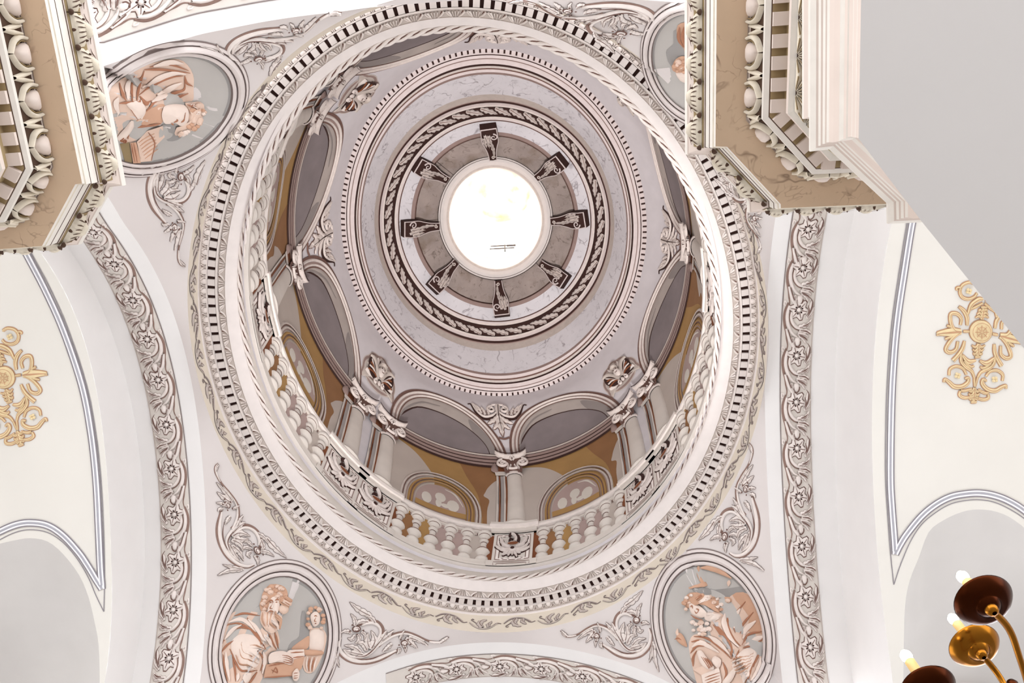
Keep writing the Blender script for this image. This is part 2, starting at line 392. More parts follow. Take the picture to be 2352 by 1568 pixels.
class Arch:
    def __init__(s, n, t, d, D1, pts0, pts1, par0, smin, smax, n_=90):
        s.n, s.t, s.d, s.D1 = n, t, d, D1
        u = np.array([-math.cos(PI*i/n_) for i in range(n_+1)]); s.s = (smin+smax)/2+(smax-smin)/2*u
        s.z0 = s.curve(pts0, d, par0); s.z1 = s.curve(pts1, d+D1, par0) if pts1 else s.z0
        s.build()
    def unp(s, x, y, dist):
        r = ray(x, y); P = r*((dist+s.n.dot(C3))/s.n.dot(r))-C3; return P.dot(s.t), P.z
    def curve(s, pts, dist, par):
        s0, W_, H = par
        f = lambda q: ZS+H*math.sqrt(max(0, 1-((q-s0)/W_)**2))
        S = sorted(s.unp(x, y, dist) for x, y in pts); a = np.array([q for q, _ in S]); r = np.array([z-f(q) for q, z in S])
        co = np.polyfit(a, r, 3)
        out = []
        for q in s.s:
            qq = min(max(q, a[0]), a[-1]); fade = max(0, 1-max(a[0]-q, q-a[-1], 0)/.9)
            out.append(max(ZS-.02, f(q)+float(np.polyval(co, qq))*fade))
        return np.array(out)
    def build(s):
        s.P0 = [C3+s.n*s.d+s.t*q+Vector((0, 0, z)) for q, z in zip(s.s, s.z0)]
        s.P1 = [C3+s.n*(s.d+s.D1)+s.t*q+Vector((0, 0, z)) for q, z in zip(s.s, s.z1)]
        s.al()
    def al(s):
        L = [0]
        for i in range(len(s.P0)-1): L.append(L[-1]+(s.P0[i+1]-s.P0[i]).length)
        s.L = np.array(L)
    def mp(s, a, w_, h=0.0):
        i = min(max(int(np.searchsorted(s.L, a))-1, 0), len(s.L)-2); k = (a-s.L[i])/(s.L[i+1]-s.L[i])
        p0 = s.P0[i].lerp(s.P0[i+1], k); p1 = s.P1[i].lerp(s.P1[i+1], k); p = p0.lerp(p1, w_/s.D1)
        nn = (s.P0[min(i+2, len(s.L)-1)]-s.P0[max(i-1, 0)]).cross(p1-p0).normalized()
        if nn.dot(p) > 0: nn = -nn
        return p+nn*h
    def inv(s, x, y):
        """pixel to (arc length, depth) by searching the soffit"""
        best = None
        for w_ in np.linspace(0, s.D1, 12):
            for i in range(0, len(s.L), 2):
                q = proj(s.mp(s.L[i], w_)); e = (q[0]-x)**2+(q[1]-y)**2
                if best is None or e < best[0]: best = (e, s.L[i], w_)
        _, a, w_ = best
        for it in range(12):
            q = proj(s.mp(a, w_)); qa = proj(s.mp(a+.01, w_)); qw = proj(s.mp(a, w_+.01))
            J = np.array([[(qa[0]-q[0])/.01, (qw[0]-q[0])/.01], [(qa[1]-q[1])/.01, (qw[1]-q[1])/.01]])
            da, dw = np.linalg.solve(J, np.array([x-q[0], y-q[1]])); a = min(max(a+da, 0), s.L[-1]); w_ += dw
        return a, w_
def yawed(p): p = math.radians(p); return Vector((math.cos(p), -math.sin(p), 0)), Vector((math.sin(p), math.cos(p), 0))
uL, vL = yawed(2.0); uR, vR = yawed(0.0); uB, vB = yawed(-1.5)
AL = Arch(-uL, vL, 3.414, .737, e0L, e1L, (.105, 3.554, 3.695), -3.44, 3.64)
AR = Arch(uR, vR, 3.299, .828, e0R, e1R, (-.078, 5.427, 3.697), -3.75, 4.05)
AB = Arch(vB, uB, 4.085, .74, e0B, None, (0.0, 3.341, 3.698), -3.33, 3.33)
class ArchT(Arch):
    def __init__(s):
        s.n, s.t, s.D1, s.d = Vector((0, -1, 0)), Vector((1, 0, 0)), .74, 3.75
        P = []
        for x, y in [(q[0], q[1]) for q in smooth(e0T, 5)]:
            z = 9.0
            for it in range(30):
                p = onz(x, y, z); u_ = (p.x+.42)/3.45; z = .5*z+.5*(ZS+3.72*math.sqrt(max(.02, 1-u_*u_)))
            P.append(onz(x, y, z))
        l = [P[0].lerp(Vector((-3.82, -.25, ZS)), k)+Vector((-.0, 0, .55*math.sin(PI*k))) for k in (1, .8, .6, .4, .2)]
        r = [P[-1].lerp(Vector((3.0, -.5, ZS)), k)+Vector((.0, 0, .55*math.sin(PI*k))) for k in (.2, .4, .6, .8, 1)]
        s.P0 = l+P+r; s.P1 = [p+Vector((0, -s.D1, 0)) for p in s.P0]; s.al()
AT = ArchT()
ARCH = {'left': AL, 'right': AR, 'front': AB, 'back': AT}
WALL = {}
for side, A in ARCH.items():
    mb = MB(); N = 6
    mb.grid([[p0.lerp(p1, k/N) for p0, p1 in zip(A.P0, A.P1)] for k in range(N+1)], W0)
    if side in ('left', 'right'):
        # the wall face that steps down to the lower vault behind the arch
        pts2 = e2L if side == 'left' else e2R
        A.z2 = A.curve(pts2, A.d+A.D1, (-.37, 3.55, 3.017) if side == 'left' else (-.238, 4.6, 2.75))
        A.P2 = [C3+A.n*(A.d+A.D1)+A.t*q+Vector((0, 0, z)) for q, z in zip(A.s, A.z2)]
        mb.grid([A.P1, A.P2], W0)
    WALL[side] = obj('wall_'+side, mb, loc=tuple(A.P0[len(A.P0)//2]), kind='structure', label='white plaster arch of the crossing')

A = AB; mb = MB(); far_ = [p+A.n*3.2 for p in A.P1]
mb.grid([A.P1, far_], W0); mb.add(far_+[Vector((far_[-1].x, far_[-1].y, -EYE)), Vector((far_[0].x, far_[0].y, -EYE))], [list(range(len(far_)+2))], W0, False)
obj('wall_front_end', mb, loc=tuple(far_[len(far_)//2]), kind='structure', label='unseen barrel and end wall added to darken the front arm')  # unseen end wall, added to close off sky light and darken the arch

# ------------------------------------------------------------------ pendentives between the frieze and the arches
def ang(p): return math.atan2(p.y-3.3, p.x+.35) % (2*PI)
bound = []
for A in ARCH.values(): bound += [(ang(p), p) for p in A.P0]
cornr = [Vector((-3.77, -.2, ZS)), Vector((-3.68, 7.42, ZS)), Vector((3.02, 7.45, ZS)), Vector((2.97, -.45, ZS))]
bound.sort(key=lambda q: q[0])
# drop points that fall behind a neighbouring arch
clean = []
for a, p in bound:
    if clean and a-clean[-1][0] < .004: continue
    clean.append((a, p))
fth = [2*PI*k/2880 for k in range(2880)]
fpt = [ell(t, FE, .2, 9.43) for t in fth]; fan = np.unwrap([ang(p) for p in fpt]); 
def frieze_at(a):
    b = a
    while b < fan[0]: b += 2*PI
    while b > fan[-1]: b -= 2*PI
    return ell(float(np.interp(b, fan, fth)), FE, .2, 9.43)
mb = MB(); ND = 14; cols = []
for a, p in clean+[clean[0]]:
    q = frieze_at(a); k_ = max(0.0, min(1.0, (q.z-p.z)/2.0))
    row = []
    for i in range(ND+1):
        t = i/ND; m_ = q.lerp(p, t); out = (Vector((p.x+.35, p.y-3.3, 0))).normalized()
        row.append(m_+out*(.16*k_*math.sin(PI*t)))
    cols.append(row)
mb.grid(cols, LILAC); mb.f = [t for f in mb.f for t in ([f[0], f[1], f[2]], [f[0], f[2], f[3]])]; mb.m = [0]*len(mb.f); mb.sm = [True]*len(mb.f)
PEND = BVHTree.FromPolygons([tuple(v) for v in mb.v], mb.f)
pend = obj('ceiling_pendentive', mb, loc=(-.35, 3.3, 8), kind='structure', label='pale lilac pendentives under the dome')
def pend_mp(x, y, h=0.0):
    d = ray(x, y).normalized(); hit = PEND.ray_cast(Vector((0, 0, 0)), d)
    if hit[0] is None:
        p = d*pend_mp.last; return p-d*h
    pend_mp.last = hit[3]; n = hit[1]
    if n.dot(d) > 0: n = -n
    return hit[0]+n*h
pend_mp.last = 9.0
def frieze_mp(th, z, h=0.0):
    p = ell(th, FE, .195+.02*(9.77-z)-h, z); return p

# ------------------------------------------------------------------ side vaults with a deep lunette each
nicheL = [(-175, 1700), (-165, 1430), (-120, 1310), (-60, 1262), (0, 1248), (36, 1240), (69, 1235.5), (109, 1243), (145, 1272), (181, 1319), (203, 1370), (217, 1427), (226.5, 1482), (229, 1568), (229, 1700)]
nicheR = [(2075, 1700), (2075, 1565), (2076.6, 1446), (2080, 1380), (2090, 1331), (2110, 1281), (2133, 1222), (2166, 1195), (2209, 1175.5), (2248, 1169.5), (2291, 1175.5), (2331, 1195), (2375, 1235), (2420, 1310), (2440, 1420), (2450, 1700)]
VAULT = {}
for side, npx in (('left', nicheL), ('right', nicheR)):
    A = ARCH[side]; DEP = 4.2
    base = [p for p in A.P2]; L = [0]
    for i in range(len(base)-1): L.append(L[-1]+(base[i+1]-base[i]).length)
    L = np.array(L)
    def vmp(a, w_, h=0.0, base=base, L=L, A=A):
        i = min(max(int(np.searchsorted(L, a))-1, 0), len(L)-2); k = (a-L[i])/(L[i+1]-L[i])
        p = base[i].lerp(base[i+1], k)+A.n*w_
        nn = (base[min(i+2, len(L)-1)]-base[max(i-1, 0)]).cross(A.n).normalized()
        if nn.dot(p) > 0: nn = -nn
        return p+nn*h
    g = MB(); g.grid([[p+A.n*(DEP*k/8) for p in base] for k in range(9)], CREAM)
    bv = BVHTree.FromPolygons([tuple(v) for v in g.v], g.f)
    def vpx(x, y, h=0.0, bv=bv):
        d = ray(x, y).normalized(); hit = bv.ray_cast(Vector((0, 0, 0)), d)
        if hit[0] is None: return d*vpx.last
        vpx.last = hit[3]; n = hit[1]
        if n.dot(d) > 0: n = -n
        return hit[0]+n*h
    vpx.last = 8.0
    def vinv(P, base=base, L=L, A=A):
        q = P-base[0]; w_ = q.dot(A.n); s_ = (P-C3).dot(A.t)
        return float(np.interp(s_, A.s, L)), w_
    hole_px = smooth(npx, 3)
    hole3 = [vpx(x, y) for x, y in hole_px]; hole = [(min(max(a_, .05), L[-1]-.05), min(max(w_, .04), DEP-.05)) for a_, w_ in (vinv(p) for p in hole3)]; hole3 = [vmp(*q) for q in hole]
    na, nw = 56, 12
    pts = [(L[-1]*i/na, DEP*j/nw) for i in range(na+1) for j in range(nw+1)]
    def inside(p, poly=hole):
        c = False; n = len(poly)
        for i in range(n):
            a, b = poly[i], poly[i-1]
            if (a[1] > p[1]) != (b[1] > p[1]) and p[0] < (b[0]-a[0])*(p[1]-a[1])/(b[1]-a[1])+a[0]: c = not c
        return c
    allp = [Vector(p) for p in pts if not inside(p)]; k0 = len(allp); allp += [Vector(p) for p in hole]
    ed = [(k0+i, k0+(i+1) % len(hole)) for i in range(len(hole))]
    res = delaunay_2d_cdt(allp, ed, [], 0, 1e-5)
    mb = MB(); tri = []
    for f in res[2]:
        c_ = sum((res[0][i] for i in f), Vector((0, 0)))/len(f)
        if not inside(c_): tri.append(list(f))
    mb.add([vmp(p.x, p.y) for p in res[0]], tri, CREAM)
    vault = obj('ceiling_vault_'+side, mb, loc=tuple(base[len(base)//2]), kind='structure', label='cream plaster side vault')
    VAULT[side] = (vault, vmp, vpx, vinv)
    # the lunette: a barrel running away from the vault, with an end wall, deepened to darken its inside
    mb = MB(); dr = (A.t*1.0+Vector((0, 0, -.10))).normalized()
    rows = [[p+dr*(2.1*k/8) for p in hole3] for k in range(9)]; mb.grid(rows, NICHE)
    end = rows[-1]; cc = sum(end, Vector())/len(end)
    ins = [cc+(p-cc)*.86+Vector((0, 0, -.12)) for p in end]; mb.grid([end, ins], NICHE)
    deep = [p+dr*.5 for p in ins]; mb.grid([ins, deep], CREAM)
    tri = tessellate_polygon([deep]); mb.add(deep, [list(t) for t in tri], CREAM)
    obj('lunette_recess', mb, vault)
    # unseen end wall of the side arm, added to keep sky light off the vault
    mb = MB(); ev = [p+A.n*DEP for p in base]; mb.add(ev+[Vector((ev[-1].x, ev[-1].y, -EYE)), Vector((ev[0].x, ev[0].y, -EYE))], [list(range(len(ev)+2))], CREAM, False)
    obj('wall_%s_end' % side, mb, loc=tuple(ev[len(ev)//2]), kind='structure', label='plain unseen end wall added to dim the side vault')

# ------------------------------------------------------------------ the dome
K = np.array([[10.03, -.30, 3.12, 2.83, 3.52, -6.4], [10.9, -.265, 3.01, 2.86, 3.54, -7], [12.8, -.232, 3.0, 3.0, 3.5, -6.4], [14.2, -.14, 3.02, 2.80, 3.11, -1.5], [14.78, -.195, 3.09, 2.62, 3.02, -2.9]])
def dk(z):
    zs = K[:, 0]; n = len(zs); i = min(max(int(np.searchsorted(zs, z)-1), 0), n-2)
    d = lambda j: (K[min(j+1, n-1), 1:]-K[max(j-1, 0), 1:])/(zs[min(j+1, n-1)]-zs[max(j-1, 0)])
    h = zs[i+1]-zs[i]; s = (z-zs[i])/h
    return (2*s**3-3*s*s+1)*K[i, 1:]+(s**3-2*s*s+s)*h*d(i)+(-2*s**3+3*s*s)*K[i+1, 1:]+(s**3-s*s)*h*d(i+1)
TH0 = 5.5
def dome(deg, t, h=0.0):
    z = 10.03+4.75*t; cx, cy, a, b, w_ = dk(z); w_ = math.radians(w_); th = math.radians(deg); a -= h; b -= h
    x = a*math.cos(th); y = b*math.sin(th)
    return Vector((cx+x*math.cos(w_)-y*math.sin(w_), cy+x*math.sin(w_)+y*math.cos(w_), z-h*max(0, (t-.6))*1.2))
mb = MB(); mb.grid([[dome(360*k/144, t) for k in range(144)] for t in np.linspace(-.02, 1, 41)], SPAN, closed=True)
mb.grid([[ell(2*PI*k/NR, ROPE, -.03, 9.985) for k in range(NR)], [dome(360*k/NR-0, -.006, .05) for k in range(NR)]], COLM, closed=True)
ceil = obj('ceiling', mb, loc=(-.25, 3.1, 12.5), kind='structure', label='painted dome seen from below')
def up_c(r, z): 
    k = np.interp(r, [128, 262, 316], [.1923, .2012, .2090]); kx = np.interp(r, [128, 262, 316], [-.0112, -.0126, -.01325])
    return kx*z, k*z
def upper(deg, r, z, h=0.0):
    cx, cy = up_c(r, z); dl = np.interp(r, [128, 262, 316, 360], [10, 11, 50, 53]); a = r*z/1977; b = (r+dl)*z/1962
    th = math.radians(deg); tl = math.radians(-3); x = a*math.cos(th); y = b*math.sin(th)
    return Vector((cx+x*math.cos(tl)-y*math.sin(tl), cy+x*math.sin(tl)+y*math.cos(tl), z-h))
def upring(name, prof, n=160, **kw):
    mb = MB()
    for (r0, z0, m), (r1, z1, _) in zip(prof[:-1], prof[1:]):
        mb.grid([[upper(360*k/n, r, z) for k in range(n)] for r, z in ((r0, z0), (r1, z1))], m, closed=True, smooth=False)
    return obj(name, mb, **kw)
trim3 = upring('trim_3', [(358, 14.77, MLD), (356, 14.79, UMB), (342, 14.88, MLD), (341, 14.84, MLD), (338.5, 14.85, UMB), (336.5, 14.87, MLD), (331, 14.88, SHD), (329, 14.9, MLD), (320, 14.93, UMB), (316, 14.99, LIT2), (313, 14.98, BRN), (311, 15.0, MLD), (307, 15.0, SHD), (304, 15.06, MARB)], loc=(-.2, 3.1, 14.9), kind='structure', label='mauve moulded ring with dentils high in the dome')
upring('marble_band', [(304, 15.06, MARB), (285, 15.4, MARB), (275, 15.585, TAUPE), (266, 15.76, MARB)], parent=ceil)  # taupe stretch is the shadow beside the wreath, put into the colour
trim4 = upring('trim_4', [(268, 15.74, SHD), (265.5, 15.75, UMB), (262.5, 15.76, MLD), (257, 15.73, LIT2), (253.5, 15.74, UMB), (252, 15.77, UMB), (231, 15.80, UMB), (229.5, 15.77, LIT2), (225, 15.77, MLD), (221.5, 15.78, BRN), (219, 15.82, MARB)], loc=(-.2, 3.15, 15.77), kind='structure', label='dark wreath ring of carved leaves in the dome crown')
upring('crown_band', [(219, 15.82, MARB), (192, 15.92, SHD), (184, 15.93, SHD), (183, 16.05, BRN), (181.5, 16.06, MARB2)], parent=ceil)  # mauve-brown ring paints the shadow outside the step
# eight marble panels with joints behind the brackets
for k in range(8):
    mb = MB(); a0 = 96+45*k+.2; n = 8
    mb.grid([[upper(a0+44.6*j/n, r, z) for j in range(n+1)] for r, z in ((181, 16.07), (155, 16.16), (132, 16.26))], MARB2)
    obj('marble_panel', mb, ceil)
upring('oculus_lip', [(183, 16.055, UMB), (181, 16.09, UMB), (132, 16.28, UMB), (130.5, 16.22, CORN), (127, 16.2, UMB), (126, 16.22, CORN), (119, 16.2, CORN), (112, 16.25, LIT2), (107, 16.3, CORN), (105, 16.4, CORN), (105, 16.75, CORN)], parent=ceil)
def dentil2_build(m_):
    m_.box(ident, -.034, .034, -.008, .104, -.02, .04, MLD); m_.box(ident, -.034, .030, .104, .138, -.02, .026, UMB)  # umber tab stands in for the shadow under the dentil
ths, _ = even(lambda t: upper(math.degrees(t), 343, 14.87), 178)
me2 = piece('crown_dentil', dentil2_build)
for t in ths:
    p = upper(math.degrees(t), 343, 14.875); p2 = upper(math.degrees(t), 355, 14.80); y = (p2-p).normalized(); x0 = (upper(math.degrees(t)+.1, 343, 14.875)-p).normalized(); z = x0.cross(y).normalized()
    if z.z > 0: z = -z; 
    x = y.cross(z).normalized(); inst('dentil', me2, frame(p, x, y, z), trim3)
# wreath leaves
def wreath_build(m_):
    leaf(m_, ident, [(-.15, .055), (-.05, .02), (.07, -.02), (.15, -.05)], .062, LIT2, lobes=4, h=.07, dark=None, e=.01, vein=BRN)
mew = piece('wreath_leaf', wreath_build)
ths, _ = even(lambda t: upper(math.degrees(t), 242, 15.79), 50)
for i, t in enumerate(ths):
    p = upper(math.degrees(t), 242, 15.785); x = (upper(math.degrees(t)+.2, 242, 15.785)-p).normalized(); z = Vector((0, 0, -1)); y = z.cross(x).normalized()
    inst('wreath_leaf', mew, frame(p, x, y, z), trim4)
# lantern above the oculus
lan = root('lantern', (-.18, 3.15, 16.8), 'bright round lantern turret open above the dome oculus', 'lantern')
LC = lambda z: Vector((-.185+.02*(z-16.4), 3.155+.02*(z-16.4), z)); LR = .885
mb = MB()
for k in range(8):
    a0 = 45*k+90-8
    rr = [[LC(z)+Vector((LR*math.cos(math.radians(a0+16*j/4)), LR*1.08*math.sin(math.radians(a0+16*j/4)), 0)) for j in range(5)] for z in (16.7, 21.0)]; mb.grid(rr, LANT)
rr = lambda z, s_=1.0: [LC(z)+Vector((LR*s_*math.cos(2*PI*k/64), LR*1.08*s_*math.sin(2*PI*k/64), 0)) for k in range(64)]
mb.grid([rr(16.7), rr(17.25)], LANT, closed=True); mb.grid([rr(17.25, .985), rr(17.25, 1.0)], LANT, closed=True)
obj('lantern_wall', mb, lan)
mb = MB()
mb.grid([rr(21.0-.0, .9*math.cos(q)) for q in (0,)]+[[LC(21.0+.5*math.sin(q))+Vector((LR*.87*math.cos(q)*math.cos(2*PI*k/64), LR*.9*math.cos(q)*math.sin(2*PI*k/64), 0)) for k in range(64)] for q in np.linspace(0.05, 1.5, 8)], CAPP, closed=True)
obj('lantern_cap', mb, lan)
for k in range(8):
    a0 = 45*k+90+8
    mb = MB(); mb.grid([[LC(z)+Vector((LR*1.02*math.cos(math.radians(a0+29*j/5)), LR*1.10*math.sin(math.radians(a0+29*j/5)), 0)) for j in range(6)] for z in (17.25, 20.9)], WPAN)
    obj('window_pane', mb, lan)
mb = MB()
for x0, x1, z, r in ((-.28, .06, 17.98, .012), (-.30, .22, 17.72, .012), (.06, .25, 17.95, .02)):
    tube(mb, [Vector((x0-.06, 4.02, z)), Vector((x1-.06, 4.02, z))], r, IRON, 6)
tube(mb, [Vector((-.04, 4.02, 18.0)), Vector((-.04, 4.02, 17.45))], .014, IRON, 6)
obj('iron_bar', mb, lan)
# ------------------------------------------------------------------ painted arcade inside the dome (low relief on the shell)
def seen(p):
    """is a point of the dome inside the rope ring as seen from the camera?"""
    if p.z < 9.9: return False
    q = p*(10.0/p.z); zz, cx, cy, a, b, t = ROPE; t = math.radians(t); dx, dy = q.x-cx, q.y-cy
    x = dx*math.cos(t)+dy*math.sin(t); y = -dx*math.sin(t)+dy*math.cos(t)
    return (x/(a+.06))**2+(y/(b+.06))**2 < 1
def dm(c): return lambda u, t, h=0.0: dome(c+u, t, h)
DEG = .056
CARD = {95.5: 'front', 185.5: 'left', 275.5: 'back', 5.5: 'right'}
DIAG = {140.5: 'front left', 230.5: 'back left', 320.5: 'back right', 50.5: 'front right'}
WORDS = {'front': 'bottom of the dome', 'left': 'left side of the dome', 'back': 'top of the dome', 'right': 'right side of the dome',
         'front left': 'lower left of the dome', 'back left': 'upper left of the dome', 'back right': 'upper right of the dome', 'front right': 'lower right of the dome'}
def volute(mb, mp, cx, ct, r, sgn, us):
    pts = []
    for k in range(26):
        q = k/25; rr = r*(1-.82*q); a = PI/2-sgn*2*PI*1.6*q
        pts.append((cx+rr*math.cos(a)/us, ct+rr*math.sin(a)/4.75))
    m2 = lambda u, v, h=0: mp(u, v, h)
    rows_out = [(cx+r*1.08*math.cos(2*PI*k/16)/us, ct+r*1.08*math.sin(2*PI*k/16)/4.75) for k in range(16)]
    fill(mb, m2, rows_out, BRN, .085)
    # stroke width must be even in metres, so draw in a metre frame
    mm = lambda x, y, h=0: mp(cx+x/us, ct+y/4.75, h)
    ribbon(mb, mm, [((u-cx)*us, (v-ct)*4.75) for u, v in pts], [.024, .02, .012], LIT2, h=.125, e=.09, raw=True)
def make_column(c, label, i):
    us = DEG; mp = dm(c); p = dome(c, .35)
    r = root('painted_column', tuple(dome(c, .19, .02)), label, 'column', 'painted columns around the dome')
    mb = MB()   # pilaster standing behind on the anticlockwise side
    fillc(mb, mp, [(1.2, .185), (5.3, .185), (4.9, .50), (1.2, .50)], PILG, .022, 2, .04)
    fillc(mb, mp, [(4.1, .188), (4.7, .188), (4.3, .50), (3.8, .50)], RED, .026, 2, .04); fillc(mb, mp, [(2.0, .2), (2.65, .2), (2.3, .51), (1.85, .51)], RED, .026, 2, .04)
    fillc(mb, mp, [(4.9, .188), (5.4, .188), (5.0, .50), (4.5, .50)], COLM, .028, 2, .04); fillc(mb, mp, [(2.6, .2), (3.1, .2), (2.8, .5), (2.4, .5)], COLM, .028, 2, .04)
    fill(mb, mp, [(1.6, .50), (5.2, .50), (5.4, .525), (1.6, .525)], COLM, .034); fill(mb, mp, [(1.8, .525), (4.6, .525), (4.2, .56), (2.2, .56)], RED, .034)
    blob(mb, mp, [(4.4, .52), (6.4, .53), (6.0, .565), (5.0, .58), (4.2, .56)], SHD, .03, .06)
    obj('pilaster', mb, r)
    mb = MB(); halflathe(mb, mp, -.4, [(.205, 2.75), (.24, 2.7), (.35, 2.5), (.46, 2.25), (.495, 2.2)], COLM, us=us, seg=8, depth=.55); obj('shaft', mb, r)
    mb = MB()
    halflathe(mb, mp, -.4, [(.184, .05), (.1841, 4.0), (.192, 4.0), (.1925, 3.4), (.197, 3.5), (.203, 3.3), (.206, 2.9), (.211, 2.85)], COLM, us=us, seg=8, depth=.5)
    obj('base', mb, r)
    mb = MB()
    fill(mb, mp, [(-3.0, .50), (2.2, .50), (2.4, .515), (3.2, .59), (-4.0, .59), (-3.2, .515)], BRN, .08)
    halflathe(mb, mp, -.4, [(.494, 2.4), (.500, 2.75), (.507, 2.75), (.512, 2.4)], LIT2, us=us, seg=8, depth=.6)
    # the concave abacus with turned-up corners
    top = smooth([(-5.5, .621), (-4.3, .609), (-2.4, .600), (-.4, .597), (1.6, .600), (3.5, .609), (4.7, .621)], 4); bot = smooth([(-5.3, .609), (-4.2, .596), (-2.4, .587), (-.4, .584), (1.6, .587), (3.4, .596), (4.5, .609)], 4)
    mb.grid([[mp(u, v, .07) for u, v in top], [mp(u, v, .135) for u, v in top], [mp(u, v-.006, .15) for u, v in top], [mp(u, v, .12) for u, v in bot], [mp(u, v, .07) for u, v in bot]], LIT2)
    line(mb, mp, [(u, v+.006) for u, v in top], .0026, UMB, h=.139, raw=True); 
    mm = lambda x, y, h=0: mp(-.4+x/us, .545+y/4.75, h)
    for sx in (-1, 1):
        volute(mb, mp, -.4+sx*3.1, .556, .104, sx, us)
        ribbon(mb, mm, [(sx*.165, .10), (sx*.09, .03), (sx*.085, -.05), (sx*.12, -.14)], [.02, .02, .014], LIT2, h=.125, e=.085)
        for k in range(2): blob(mb, mm, [(sx*(.02+.035*k), -.02-.05*k), (sx*(.05+.02*k), -.02-.05*k), (sx*.05, .015-.05*k), (sx*.02, .015-.05*k)], LIT2, .085, .115, n=0)
    for k in range(6):
        a = 2*PI*k/6; blob(mb, mm, [(.035*math.cos(a)+.016*math.cos(q), .12+.03*math.sin(a)+.016*math.sin(q)) for q in (0, 1.26, 2.5, 3.8, 5)], LIT2, .125, .16, n=0)
    blob(mb, mm, [(.018*math.cos(q), .12+.018*math.sin(q)) for q in (0, 1.26, 2.5, 3.8, 5)], UMB, .13, .15, n=0)
    ribbon(mb, mm, [(-.075, -.10), (0, -.112), (.075, -.10)], .013, LIT2, h=.12, e=.085)
    line(mb, mm, [(-.07, -.07), (.07, -.07)], .016, UMB, h=.088)
    obj('capital', mb, r)
    return r
def emblem(mb, mm):
    for k in range(11):
        a = PI*(1.03+.94*k/10); L_ = .17+.04*math.sin(k*2.1)
        leaf(mb, mm, [(0, -.03), (.55*L_*math.cos(a)*1.1, -.03+.55*L_*math.sin(a)*.6-.0), (L_*math.cos(a)*1.05, -.03+L_*math.sin(a)*.7+.06*abs(math.cos(a)))], .023, LIT2, lobes=3, h=.075, dark=UMB, ex=.012, e=.045)
    for sx in (-1, 1):
        leaf(mb, mm, [(sx*.03, .0), (sx*.11, .03), (sx*.15, .10), (sx*.165, .15)], .026, LIT2, lobes=4, h=.08, dark=UMB, ex=.014, e=.045)
        leaf(mb, mm, [(sx*.05, -.04), (sx*.13, -.02), (sx*.185, .04)], .022, LIT2, lobes=3, h=.075, dark=UMB, ex=.014, e=.045); leaf(mb, mm, [(sx*.06, .0), (sx*.12, .06), (sx*.125, .12)], .022, LIT2, lobes=3, h=.075, dark=UMB, ex=.012, e=.045)
    ribbon(mb, mm, [(-.04, .06), (-.05, .12), (-.02, .18), (.03, .20), (.05, .17), (.03, .155)], [.03, .028, .03, .026, .016, .012], UMB, h=.07, e=.045)
    ribbon(mb, mm, [(-.02, .06), (-.03, .12), (-.0, .175), (.03, .19)], [.022, .02, .02, .012], LIT2, h=.09, e=.05)
    ribbon(mb, mm, [(.0, .10), (.04, .11), (.05, .08), (.02, .065)], .01, UMB, h=.08, e=.05)
    blob(mb, mm, [(-.085, .03), (-.03, .06), (.05, .06), (.085, .02), (.03, .0), (-.04, .0)], LIT2, .05, .10)
    fill(mb, mm, [(-.065, .02), (0, .035), (.065, .015), (.03, -.008), (-.04, -.006)], RED, .1, n=2)
    blob(mb, mm, [(.055*math.cos(q), -.045+.04*math.sin(q)) for q in np.linspace(0, 5.5, 8)], LIT2, .05, .095); blob(mb, mm, [(.026*math.cos(q), -.045+.02*math.sin(q)) for q in np.linspace(0, 5.5, 7)], UMB, .09, .1)
def make_pedestal(c, label):
    mp = dm(c); us = DEG
    r = root('pedestal', tuple(dome(c, .02, .05)), label, 'pedestal', 'carved pedestals of the balustrade')
    mb = MB(); A0 = 5.6
    def blk(u0, u1, t0, t1, h0, h1, m):
        rows = [[mp(u, t, h) for u in np.linspace(u0, u1, 5)] for t, h in ((t0, h0), (t0, h1), (t1, h1), (t1, h0))]; mb.grid(rows, m, smooth=False)
        for u in (u0, u1): mb.add([mp(u, t0, h0), mp(u, t0, h1), mp(u, t1, h1), mp(u, t1, h0)], [(0, 1, 2, 3)], m, False)
    blk(-A0, A0, .018, .142, .0, .032, COLM)
    fill(mb, mp, [(A0, .02), (A0+2.2, .03), (A0+2.2, .135), (A0, .135)], RED, .02)
    mq = lambda x, y, h=0: mp(x/us, y/4.75, h)
    for q, m_, wd in ((A0-.9, SHD, .008), (A0-1.4, LIT, .02), (A0-1.9, BRN, .006)):
        X = q*us; Y0, Y1 = (.022+(A0-q)*.006)*4.75, (.139-(A0-q)*.006)*4.75
        line(mb, mq, [(-X, Y0), (X, Y0)], wd, m_, h=.036); line(mb, mq, [(-X, Y1), (X, Y1)], wd, m_, h=.036); line(mb, mq, [(-X, Y0), (-X, Y1)], wd, m_, h=.0365); line(mb, mq, [(X, Y0), (X, Y1)], wd, m_, h=.0365)
    obj('panel', mb, r)
    mb = MB(); emblem(mb, lambda x, y, h=0: mp(x*1.35/us, .078+y*1.42/4.75, h)); obj('carved_emblem', mb, r)
    mb = MB()
    blk(-A0-1.4, A0+1.4, -.003, .018, 0, .06, COLM); 
    for k in (0, 1):
        q = (A0-.6-k*.9)*us; line(mb, lambda x, y, h=0: mp(x/us, y/4.75, h), [(-q, -.01), (-q, .05-.03*k), (q, .05-.03*k), (q, -.01)], .006, SHD, h=.063, raw=True)
    obj('plinth_block', mb, r)
    mb = MB()
    blk(-A0-1.0, A0+1.0, .142, .158, .0, .075, COLM); blk(-A0-1.5, A0+1.5, .158, .172, 0, .10, LIT); blk(-A0-1.3, A0+1.3, .172, .187, 0, .085, COLM)
    obj('cap_moulding', mb, r)
    return r
